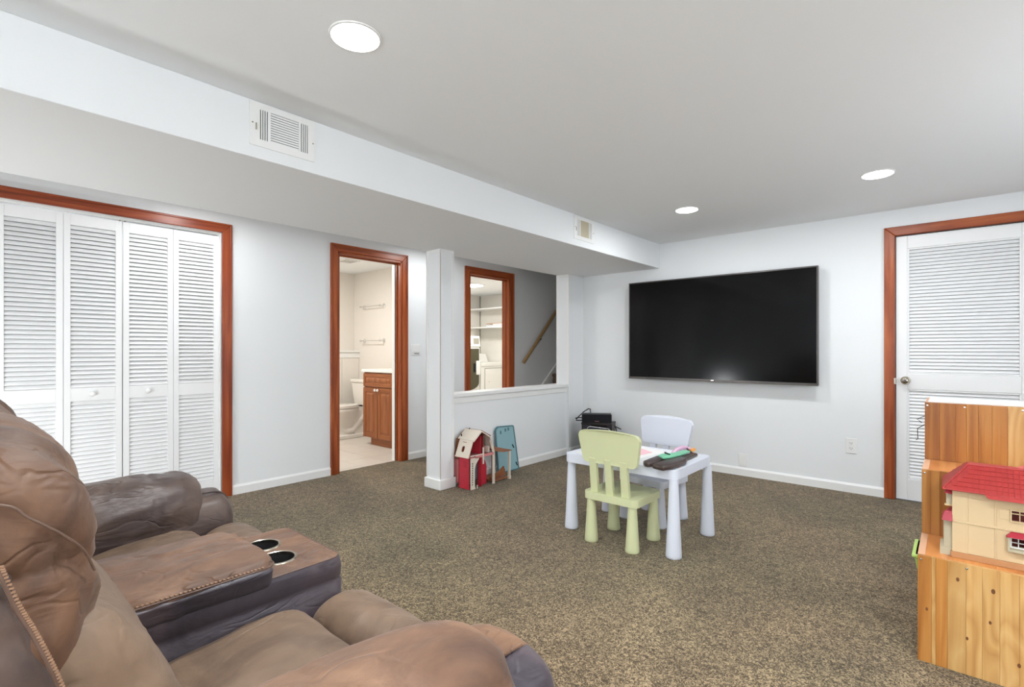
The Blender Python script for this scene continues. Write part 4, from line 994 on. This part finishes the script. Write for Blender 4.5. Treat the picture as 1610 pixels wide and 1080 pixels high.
MB().box(cx - .125, cx + .125, 3.50, 4.03, .0, .055).build('foot', M['porcelain'], t, bevel=.012, seg=3)
v = [(cx - .19, 3.94, .42), (cx + .19, 3.94, .42), (cx + .19, 4.10, .42), (cx - .19, 4.10, .42), (cx - .22, 3.91, .74), (cx + .22, 3.91, .74), (cx + .22, 4.10, .74), (cx - .22, 4.10, .74)]
MB().add(v, [(0, 3, 2, 1), (4, 5, 6, 7), (0, 1, 5, 4), (1, 2, 6, 5), (2, 3, 7, 6), (3, 0, 4, 7)]).build('tank', M['porcelain'], t, bevel=.02, seg=3)
MB().box(cx - .23, cx + .23, 3.90, 4.105, .74, .785).build('tank_lid', M['porcelain'], t, bevel=.012, seg=3)
MB().lathe([(.012, 0), (.014, .012), (.004, .016)], (cx + .115, 3.86, .02), n=12).build('bolt_cap', M['white_plastic'], t)
MB().box(cx + .1, cx + .13, 3.84, 3.88, .426, .44).build('hinge', M['dark_hole'], t, bevel=.003)

t = thing('bathroom_vanity', 'cherry wood bathroom vanity with white top', 'vanity', (-5.38, 3.86, 0))
vx0, vx1, vy0, vy1 = -5.70, -5.06, 3.60, 4.12
MB().box(vx0 + .0, vx1, vy0 + .02, vy1, .095, .915).build('carcass', M['vanity_v'], t, bevel=.002)
MB().box(-5.60, vx1, vy0 + .055, vy1 - .02, 0, .095).build('toe_kick', M['vanity_x'], t)
MB().box(vx0 - .015, vx1 + .03, vy0 - .015, vy1, .918, .952).build('countertop', mat('white_cultured_top', srgb(242, 240, 234), .2), t, bevel=.008, seg=3)
def panel_front(x0, x1, z0, z1, nm, fw=.055):
    y = vy0
    d = MB().box(x0, x1, y + .004, y + .02, z0, z1).build(nm, M['vanity_v'], t, bevel=.003)
    mm = MB().box(x0, x0 + fw, y - .002, y + .006, z0, z1).box(x1 - fw, x1, y - .002, y + .006, z0, z1)
    mm.build('stile', M['vanity_v'], d, bevel=.004)
    m2 = MB().box(x0 + fw, x1 - fw, y - .002, y + .006, z0, z0 + fw).box(x0 + fw, x1 - fw, y - .002, y + .006, z1 - fw, z1)
    m2.build('rail', M['vanity_x'], d, bevel=.004)
    a, b, c, e = x0 + fw + .012, x1 - fw - .012, z0 + fw + .012, z1 - fw - .012
    if e - c > .03:
        q = .018
        MB().add([(a, y + .004, c), (b, y + .004, c), (b, y + .004, e), (a, y + .004, e), (a + q, y - .003, c + q), (b - q, y - .003, c + q), (b - q, y - .003, e - q), (a + q, y - .003, e - q)], [(4, 5, 6, 7), (0, 1, 5, 4), (1, 2, 6, 5), (2, 3, 7, 6), (3, 0, 4, 7)]).build('raised_panel', M['vanity_v'], d)
    return d
xm = (vx0 + vx1) / 2
for (a, b, kx) in ((vx0 + .006, xm - .003, xm - .028), (xm + .003, vx1 - .006, xm + .028)):
    d = panel_front(a, b, .10, .725, 'door')
    MB().lathe([(.0001, -.028), (.014, -.026), (.018, -.018), (.012, -.008), (.006, 0)], (kx, vy0 - .002, .70), axis=1, n=18).build('knob', M['white_plastic'], d, smooth=True)
panel_front(vx0 + .006, vx1 - .006, .738, .905, 'drawer_front', fw=.042)
for zz, lab in ((1.816, 'upper clear and chrome towel bar on the bathroom wall'), (1.33, 'lower clear and chrome towel bar on the bathroom wall')):
    t = thing('towel_bar', lab, 'towel bar', (-6.23, BY, zz), group='towel bars in the bathroom')
    MB().tube([(-6.49, BY - .075, zz), (-5.97, BY - .075, zz)], .006, 10).build('bar', M['chrome'], t, smooth=True)
    for xx in (-6.47, -5.99):
        MB().lathe([(.03, 0), (.03, -.006), (.012, -.014), (.009, -.05), (.013, -.06), (.015, -.075), (.01, -.088), (.0001, -.09)], (xx, BY, zz), axis=1, n=18).build('bracket', M['chrome'], t, smooth=True)
t = thing('exhaust_grille', 'small white exhaust grille on the bathroom ceiling', 'vent', (-5.79, 3.44, 2.33))
MB().box(-5.90, -5.68, 3.33, 3.55, 2.318, 2.33).build('cover', M['white_plastic'], t, bevel=.004)
for k in range(6): MB().box(-5.88, -5.70, 3.36 + k * .03, 3.368 + k * .03, 2.316, 2.319).build('slot', mat('slot_grey', srgb(150, 148, 142), .7) if k == 0 else bpy.data.materials['slot_grey'], t)
o = MB().box(-5.80, -5.72, 4.0, 4.09, .0, .10).build('waste_bin', M['white_plastic'], bevel=.01)
tag(o, 'small white box on the bathroom floor beside the vanity', 'box')

# ================================================================== LAUNDRY THINGS
AF = -5.95
t = thing('washing_machine', 'tall white front load washer with a dark door in the laundry room', 'washing machine', (-6.27, 5.66, 0))
MB().box(-6.59, AF, 5.355, 5.968, .0, 1.425).build('cabinet', M['appliance'], t, bevel=.015, seg=3)
MB().add([(AF - .002, 5.37, 1.25), (AF - .002, 5.955, 1.25), (AF - .02, 5.955, 1.43), (AF - .02, 5.37, 1.43), (AF + .022, 5.37, 1.255), (AF + .022, 5.955, 1.255), (AF + .0, 5.955, 1.43), (AF + .0, 5.37, 1.43)], [(4, 5, 6, 7), (0, 4, 7, 3), (1, 2, 6, 5), (0, 1, 5, 4), (3, 7, 6, 2)]).build('control_panel', M['appliance'], t, bevel=.004)
MB().box(AF + .006, AF + .017, 5.80, 5.925, 1.29, 1.39).build('display', mat('grey_display', srgb(168, 164, 152), .3), t)
MB().lathe([(.03, 0), (.028, .015), (.0001, .02)], (AF + .012, 5.72, 1.32), axis=0, n=20).build('dial', M['white_plastic'], t, smooth=True)
dpoly = [(5.40, 1.22), (5.40, .66)] + [(5.66 - .26 * math.cos(PI * k / 14), .66 - .12 * math.sin(PI * k / 14)) for k in range(1, 14)] + [(5.92, .66), (5.92, 1.22)]
MB().prism(dpoly, 0, AF, AF + .025).build('door', M['washer_glass'], t, bevel=.008)
rim_ = [(5.66 + (y_ - 5.66) * 1.07, .94 + (z_ - .94) * 1.07) for y_, z_ in dpoly]
MB().prism(rim_, 0, AF, AF + .015).build('door_rim', M['appliance'], t, bevel=.004)
MB().box(AF + .025, AF + .05, 5.845, 5.925, .79, 1.02).build('door_handle', M['white_plastic'], t, bevel=.008)
MB().box(AF + .025, AF + .03, 5.79, 5.845, .84, .98).build('handle_recess', M['dark_hole'], t, bevel=.002)
t = thing('dryer', 'lower white dryer with a flat square door in the laundry room', 'dryer', (-6.27, 6.29, 0))
MB().box(-6.59, AF, 5.985, 6.60, 0, .98).build('cabinet', M['appliance'], t, bevel=.012, seg=3)
MB().box(AF, AF + .012, 6.085, 6.575, .30, .88).build('door', M['appliance'], t, bevel=.005)
MB().box(AF, AF + .003, 6.075, 6.585, .29, .892).build('door_gap', mat('gap_grey', srgb(150, 150, 146), .6), t)
MB().box(AF - .005, AF + .01, 5.985, 6.60, .925, .984).build('top_lip', M['appliance'], t, bevel=.006)
MB().prism([(-6.59, .98), (-6.33, .98), (-6.40, 1.13), (-6.59, 1.15)], 1, 5.99, 6.56).build('console', M['appliance'], t, bevel=.006)
MB().lathe([(.006, 0), (.006, .004)], (AF + .012, 6.17, .66), axis=0, n=10).build('latch', M['metal'], t)
for zz, lab in ((1.906, 'upper white laundry shelf'), (1.58, 'lower white laundry shelf')):
    o = MB().box(LX + .002, XL - .14, 6.28, LY - .002, zz, zz + .02).build('wall_shelf', M['white_plastic'], bevel=.003)
    tag(o, lab + (' above the folded pile' if zz > 1.7 else ' holding the folded pile'), 'shelf', 'laundry shelves')
t = thing('folded_boxes', 'flat stack of two white and tan items on the lower laundry shelf', 'box', (-5.95, 6.42, 1.6))
MB().box(-6.17, -5.66, 6.32, 6.55, 1.6005, 1.632).build('lower_box', mat('pale_grey_box', srgb(206, 208, 212), .5), t, bevel=.004)
MB().box(-5.99, -5.68, 6.315, 6.54, 1.633, 1.645).build('paper_sleeve', M['white_plastic'], t)
MB().box(-6.16, -5.66, 6.33, 6.54, 1.646, 1.662).build('upper_box', mat('tan_box', srgb(190, 160, 140), .6), t, bevel=.003)
o = MB().box(LX, LX + .012, LY - .012, LY, .9, LZ).build('corner_strip', mat('corner_grey', srgb(150, 148, 140), .7)); tag(o, kind='structure'); o.name = 'trim_11'
o['label'] = 'thin grey shelf standard in the laundry corner'
t = thing('ceiling_lamp', 'bright flush ceiling lamp in the laundry room', 'ceiling light', (-5.48, 5.32, LZ))
MB().lathe([(.20, 0), (.20, -.01), (.18, -.02)], (-5.48, 5.32, LZ), n=32).build('rim', M['white_plastic'], t, smooth=True)
MB().lathe([(.18, -.018), (.14, -.028), (.0001, -.032)], (-5.48, 5.32, LZ), n=32).build('diffuser', M['lamp_disc'], t, smooth=True)
t = thing('ceiling_lamp', 'flush ceiling lamp inside the closet', 'ceiling light', (-4.85, .55, CEIL))
MB().lathe([(.12, 0), (.12, -.012), (.11, -.02)], (-4.85, .55, CEIL), n=24).build('rim', M['white_plastic'], t, smooth=True)
MB().lathe([(.11, -.015), (.0001, -.026)], (-4.85, .55, CEIL), n=24).build('diffuser', M['lamp_disc'], t, smooth=True)

# handrail
t = thing('stair_handrail', 'tan wooden handrail on the stair wall', 'handrail', (-4.44, 5.3, 1.03))
p0, p1 = Vector((-4.44, 5.295, 1.025)), Vector((-4.44, 8.0, 3.71))
MB().tube([p0, p0.lerp(p1, .5), p1], .024, 16).build('rail', M['brass'], t, smooth=True)
for f_ in (.14, .6):
    p = p0.lerp(p1, f_)
    MB().tube([p + Vector((0, 0, -.02)), p + Vector((0, .01, -.05)), p + Vector((-.058, .01, -.08))], .007, 8).build('bracket', M['tv_frame'], t, smooth=True)
    MB().lathe([(.022, 0), (.02, .008)], (XL, p.y + .01, p.z - .08), axis=0, n=14).build('bracket_plate', M['tv_frame'], t)

# ================================================================== RECLINING SOFA
def catmull(P, n, closed=True):
    out = []; m = len(P)
    for i in range(m if closed else m - 1):
        if closed: a, b, c, d = P[(i - 1) % m], P[i], P[(i + 1) % m], P[(i + 2) % m]
        else: a, b, c, d = P[max(i - 1, 0)], P[i], P[i + 1], P[min(i + 2, m - 1)]
        k_ = max(2, n // m)
        for k in range(k_):
            t = k / k_
            out.append(tuple(.5 * ((2 * b[j]) + (-a[j] + c[j]) * t + (2 * a[j] - 5 * b[j] + 4 * c[j] - d[j]) * t * t + (-a[j] + 3 * b[j] - 3 * c[j] + d[j]) * t ** 3) for j in range(len(b))))
    if not closed: out.append(tuple(P[-1]))
    return out
def resample(pts, n):
    pts = pts + [pts[0]]; L = [0]
    for a, b in zip(pts, pts[1:]): L.append(L[-1] + math.dist(a, b))
    out = []; j = 0
    for k in range(n):
        s = L[-1] * k / n
        while L[j + 1] < s: j += 1
        u = (s - L[j]) / max(L[j + 1] - L[j], 1e-9)
        out.append(tuple(pts[j][i] + (pts[j + 1][i] - pts[j][i]) * u for i in range(2)))
    return out
def pillow(prof, a0, a1, axis=0, r=.04, bulge=.0, n=96, step=.012, amp=.004, fs=9, seed=0, spline=True, shapef=None, creases=()):
    """closed 2D profile swept along axis with rounded, bulging ends and soft wrinkles"""
    P = resample(catmull(prof, 120) if spline else prof, n)
    c = (sum(p[0] for p in P) / n, sum(p[1] for p in P) / n)
    R = sum(math.dist(p, c) for p in P) / n
    st = []
    for k in range(7):
        th_ = PI / 2 * k / 6; st.append((a0 + r * (1 - math.sin(th_)) if False else a0 + r * (1 - math.cos(PI / 2 - th_)) if False else a0 + r - r * math.cos(th_), 1 - (r / R) * (1 - math.sin(th_))))
    m = max(2, int((a1 - a0 - 2 * r) / step))
    for k in range(1, m): st.append((a0 + r + (a1 - a0 - 2 * r) * k / m, 1))
    for k in range(7):
        th_ = PI / 2 * (1 - k / 6); st.append((a1 - r + r * math.cos(th_), 1 - (r / R) * (1 - math.sin(th_))))
    s0 = 1 - r / R
    cap = []
    for k in range(1, 9):
        f = 1 - k / 9; cap.append((f, bulge * (1 - f * f)))
    full = [(a0 - b_, s0 * f) for f, b_ in reversed(cap)] + st + [(a1 + b_, s0 * f) for f, b_ in cap]
    vs = []; 
    for a, s in full:
        for p in P:
            u, v = c[0] + (p[0] - c[0]) * s, c[1] + (p[1] - c[1]) * s
            if shapef: u, v = shapef((a - a0) / (a1 - a0), u, v)
            q = [a, u, v] if axis == 0 else [u, a, v]
            vs.append(q)
    K = len(full); fs_ = []
    for i in range(K - 1):
        for k in range(n): fs_.append((i * n + k, i * n + (k + 1) % n, (i + 1) * n + (k + 1) % n, (i + 1) * n + k))
    i0 = len(vs)
    for e_ in (0, K - 1):
        cc = [sum(vs[e_ * n + k][j] for k in range(n)) / n for j in range(3)]; vs.append(cc)
        ci_ = len(vs) - 1
        for k in range(n): fs_.append((ci_, e_ * n + (k + 1) % n, e_ * n + k) if e_ == 0 else (ci_, e_ * n + k, e_ * n + (k + 1) % n))
    bm = bmesh.new(); BV = [bm.verts.new(v) for v in vs]
    for f in fs_:
        try: bm.faces.new([BV[i] for i in f])
        except Exception: pass
    bmesh.ops.recalc_face_normals(bm, faces=bm.faces); bm.normal_update()
    nv = {v: v.normal.copy() for v in bm.verts}
    for v in bm.verts:
        p = v.co + Vector((seed * 3.1, seed * 1.7, seed))
        w = noise.noise(p * 2.6) * amp * 2.2
        q = p * fs; q = Vector((q.x, q.y * .45, q.z)) + Vector((1, 1, 1)) * noise.noise(p * 4) * 1.5
        rd = 1 - abs(noise.noise(q)) * 2.2
        w += max(-.6, rd - .55) * amp
        for cp, cn, cw, cd in creases:
            dd = (v.co - Vector(cp)).dot(Vector(cn)); w -= cd * math.exp(-(dd / cw) ** 2)
        v.co += nv[v] * w
    mb = MB(); bm.verts.index_update()
    mb.v = [tuple(v.co) for v in bm.verts]; mb.f = [tuple(v.index for v in f.verts) for f in bm.faces]; mb.m = [0] * len(mb.f); bm.free()
    return mb
sofa = thing('reclining_sofa', 'brown leather reclining loveseat with cup holder console', 'sofa', (-1.53, .3, 0))
def sb(mb, nm, m, par=sofa): return mb.build(nm, M[m], par, smooth=True, angle=75)
FA, FS, CO, NS, NA = (-2.50, -2.225), (-2.218, -1.712), (-1.705, -1.352), (-1.345, -.842), (-.84, -.572)
# base frame
MB().box(-2.44, -.64, -.25, .62, .05, .30).build('base', M['lea_dark_shaded'], sofa, bevel=.02, seg=3)
for fx in (-2.4, -1.55, -.7):
    for fy in (-.18, .55): MB().lathe([(.025, 0), (.03, .055)], (fx, fy, 0), n=14).build('foot', M['black'], sofa)
def seat(x0, x1, sd, label=None):
    s = pillow([(.12, .33), (.12, .44), (.2, .475), (.35, .50), (.5, .52), (.60, .522), (.652, .495), (.668, .44), (.66, .36), (.6, .31), (.3, .30)], x0, x1, r=.045, bulge=.004, amp=.004, seed=sd, step=.016)
    return sb(s, 'seat_cushion', 'lea_seat')
def foot(x0, x1, sd):
    s = pillow([(.665, .36), (.672, .45), (.70, .492), (.76, .508), (.82, .497), (.865, .46), (.882, .40), (.88, .25), (.86, .13), (.80, .10), (.70, .12), (.665, .2)], x0, x1, r=.04, bulge=.004, amp=.003, seed=sd, step=.016, creases=(((x1 - .14, 0, 0), (1, .22, 0), .006, .006), ((x1 - .24, 0, 0), (1, .22, 0), .005, .003)))
    return sb(s, 'footrest', 'lea_seat')
for (x0, x1), sd in ((FS, 1), (NS, 2)):
    seat(x0, x1, sd); foot(x0, x1, sd + 3)
    # lumbar cushion
    lum = pillow([(-.05, .44), (.10, .455), (.24, .475), (.288, .53), (.283, .59), (.262, .65), (.232, .72), (.19, .79), (.14, .84), (.05, .86), (-.05, .80), (-.08, .62)], x0 + .002, x1 - .002, r=.07, bulge=.008, amp=.006, seed=sd + 7, step=.015)
    sb(lum, 'lumbar_cushion', 'lea_seat')
    head = pillow([(.09, .70), (.132, .765), (.150, .83), (.157, .89), (.153, .95), (.138, 1.01), (.108, 1.055), (.07, 1.082), (.0, 1.095), (-.08, 1.085), (-.15, 1.04), (-.19, .95), (-.20, .85), (-.18, .75), (-.10, .69), (.0, .67)],
                  x0 + .003, x1 + .008, r=.085, bulge=.012, amp=.011, fs=9, seed=sd + 11, step=.012, n=130,
                  creases=(((0, .08, .965), (0, .62, .78), .010, .010), ((0, .08, .925), (0, -.1, 1), .008, .005)))
    hd = sb(head, 'head_cushion', 'lea')
    # stitched seams on the outer end of the head cushion
    ex = x1 + .008
    s1 = catmull([(ex - .012, -.10, 1.03), (ex - .004, -.02, 1.03), (ex - .002, .05, 1.019), (ex - .004, .072, .999), (ex - .007, .088, .984), (ex - .012, .106, .966), (ex - .022, .126, .94), (ex - .034, .14, .905)], 40, False)
    sb(MB().tube(s1, .0016, 8), 'seam', 'seam', hd)
    side = pillow([(.048, .945), (.062, .90), (.077, .86), (.093, .812), (.103, .77), (.09, .72), (-.10, .71), (-.17, .80), (-.17, .90), (-.05, .96)], x1 - .05, x1 + .014, r=.02, bulge=.006, amp=.005, fs=16, seed=sd + 20, step=.01)
    sb(side, 'side_gusset', 'lea_grey_shaded', hd)
    ln = catmull([(x1 + .02, .046, .952), (x1 + .02, .061, .902), (x1 + .019, .076, .862), (x1 + .018, .092, .813), (x1 + .014, .105, .765)], 30, False)
    sb(MB().tube(ln, .0032, 8), 'seam', 'seam', hd)
    stc = MB()
    for k in range(0, len(ln) - 1):
        for h_ in (0, .5):
            p = Vector(ln[k]).lerp(Vector(ln[k + 1]), h_)
            stc.box(p.x + .0, p.x + .0036, p.y + .001, p.y + .005, p.z - .0011, p.z + .0011)
    o = stc.build('stitching', M['stitch'], hd); o['kind'] = 'stuff'
    bk = pillow([(-.10, .20), (-.06, .6), (-.14, .98), (-.22, 1.02), (-.28, .97), (-.24, .6), (-.26, .2)], x0 + .01, x1 - .01, r=.03, amp=.002, seed=sd, spline=True, step=.05, n=60)
    sb(bk, 'back_shell', 'lea_dark_shaded')
# arms
def arm(x0, x1, sd, inner_sign, top_z, mpad, mbody):
    w = x1 - x0; xm = (x0 + x1) / 2
    body = pillow([(x0, .10), (x0, .40), (x0 + .004, .52), (x0 + .03, .585), (x0 + .08, .61), (xm, .616), (x1 - .08, .61), (x1 - .03, .585), (x1 - .004, .52), (x1, .40), (x1, .10), (xm, .09)], -.22, .812, axis=1, r=.045, bulge=.006, amp=.003, seed=sd, step=.02)
    if inner_sign < 0:
        V_ = body.v
        for fi, f in enumerate(body.f):
            c_ = [sum(V_[q][k] for q in f) / len(f) for k in range(3)]
            if c_[0] > x1 - .078 - .0 * c_[2] or (c_[1] > .79 and c_[2] < .575): body.m[fi] = 1  # outer side and low front get the leather with painted-in shade
    b = body.build('armrest', [M[mbody], M['lea_dark_shaded']], sofa, smooth=True, angle=75)
    def taper(t_, u, v):
        k = max(0, (t_ - .72) / .28); return u + (xm - u) * .12 * k * k, v - .03 * k * k
    pad = pillow([(x0 - .008, .55), (x0 - .012, .60), (x0 + .02, .66), (x0 + .08, top_z - .008), (xm, top_z), (x1 - .08, top_z - .008), (x1 - .02, .66), (x1 + .012, .60), (x1 + .012, .50), (x1 - .01, .47), (xm, .56), (x0 + .01, .52)], -.18, .715, axis=1, r=.075, bulge=.01, amp=.009, fs=8, seed=sd + 5, step=.012, n=110, shapef=taper,
                 creases=(((0, .38, 0), (.1, 1, .1), .006, .005),))
    sb(pad, 'arm_pad', mpad, b)
    zt_ = .6175
    pp = [(x1 - .078, .1 + .06 * k, zt_) for k in range(11)] + [(x1 - .078, .742, zt_ - .001), (x1 - .080, .775, zt_ - .008), (x1 - .085, .80, zt_ - .028), (x1 - .09, .813, zt_ - .06)]
    sb(MB().tube(catmull(pp, 60, False), .0042, 8), 'piping', mbody, b)
arm(FA[0], FA[1], 31, 1, .715, 'lea_grey_shaded', 'lea_grey_shaded')
arm(NA[0], NA[1], 33, -1, .70, 'lea', 'lea')
# console
cz = .60
c0, c1 = CO
CY0, CY1 = -.20, .782
hol = [circ(-1.598, .660, .047), circ(-1.470, .650, .047)]
top = MB().prism([(y_, x_) for x_, y_ in []] or rrect(c0, c1, CY0, CY1, .03, 6), 2, cz - .012, cz, holes=hol)
con = top.build('console', M['lea'], sofa, bevel=.004, seg=2)
con['label'] = 'tan leather console top with two cup holders'
shell = MB()
o_ = rrect(c0 - .002, c1 + .003, CY0, CY1 + .004, .035, 6)
zs_ = [(0, cz - .002), (.003, cz - .01), (.006, cz - .03), (.005, cz - .055), (.0, cz - .063), (-.006, cz - .07), (-.008, .3), (-.008, .1)]
n_ = len(o_); cxm, cym = (c0 + c1) / 2, (CY0 + CY1) / 2
vs = []
for off_, z in zs_:
    for (x_, y_) in o_:
        dx_, dy_ = x_ - cxm, y_ - cym; vs.append((x_ + math.copysign(off_, dx_), y_ + math.copysign(off_, dy_), z))
fs = []
for i in range(len(zs_) - 1):
    for k in range(n_): fs.append((i * n_ + k, i * n_ + (k + 1) % n_, (i + 1) * n_ + (k + 1) % n_, (i + 1) * n_ + k))
shell.add(vs, fs)
sb(shell, 'console_side', 'lea_dark_shaded', con)
sb(MB().tube([(x_, y_, cz - .001) for x_, y_ in rrect(c0, c1, CY0, CY1 + .002, .033, 6)] + [(c1, CY1 - .03, cz - .001)], .0022, 6), 'seam', 'seam', con)
for hx, hy in ((-1.598, .660), (-1.470, .650)):
    MB().lathe([(.046, cz - .001), (.0445, cz - .02), (.043, cz - .085), (.0001, cz - .087)], (hx, hy, 0), n=32, cap=False).build('cup_well', M['dark_hole'], con, smooth=True)
    MB().lathe([(.0445, -.006), (.0445, .0015), (.047, .003), (.0515, .002), (.053, -.0005)], (hx, hy, cz), n=40, cap=False).build('cup_ring', M['metal'], con, smooth=True)
lid = pillow([(c0 - .008, cz + .018), (c0 - .004, cz + .035), (c0 + .03, cz + .052), (cxm, cz + .058), (c1 - .03, cz + .05), (c1 + .006, cz + .036), (c1 + .012, cz + .018), (c1 + .008, cz - .004), (c1 - .02, cz + .0015), (cxm, cz + .001), (c0 + .02, cz + .001), (c0 - .006, cz + .004)], -.16, .592, axis=1, r=.028, bulge=.002, amp=.0045, fs=12, seed=51, step=.012, n=120)
ld = sb(lid, 'console_lid', 'lea', sofa)
sk = MB().box(c0 + .002, c1 + .0115, -.14, .57, cz + .0005, cz + .031)
ls_ = [(c1 + .012, -.1 + .03 * k, cz + .034) for k in range(22)] + [(c1 + .006, .575, cz + .034), (c1 - .012, .592, cz + .034), (c1 - .05, .595, cz + .034), (cxm, .596, cz + .035)]
sb(MB().tube(ls_, .0022, 6), 'seam', 'seam', ld)
sc_ = MB()
for k in range(72):
    yy = -.1 + .0092 * k
    sc_.box(c1 + .006, c1 + .0125, yy, yy + .005, cz + .0375, cz + .0395)
o = sc_.build('stitching', M['stitch'], ld); o['kind'] = 'stuff'
gus = pillow([(c0 + .02, cz + .004), (c0 + .02, cz + .028), (cxm, cz + .03), (c1 + .004, cz + .03), (c1 + .016, cz + .018), (c1 + .012, cz - .012), (c1 + .0, cz - .018), (c1 - .01, cz + .001), (cxm, cz + .001)], -.15, .585, axis=1, r=.02, amp=.004, fs=18, seed=55, step=.012, n=90)
sb(gus, 'lid_gusset', 'lea_dark_shaded', ld)

for o in bpy.data.objects:
    if 'w0' in o: del o['w0']
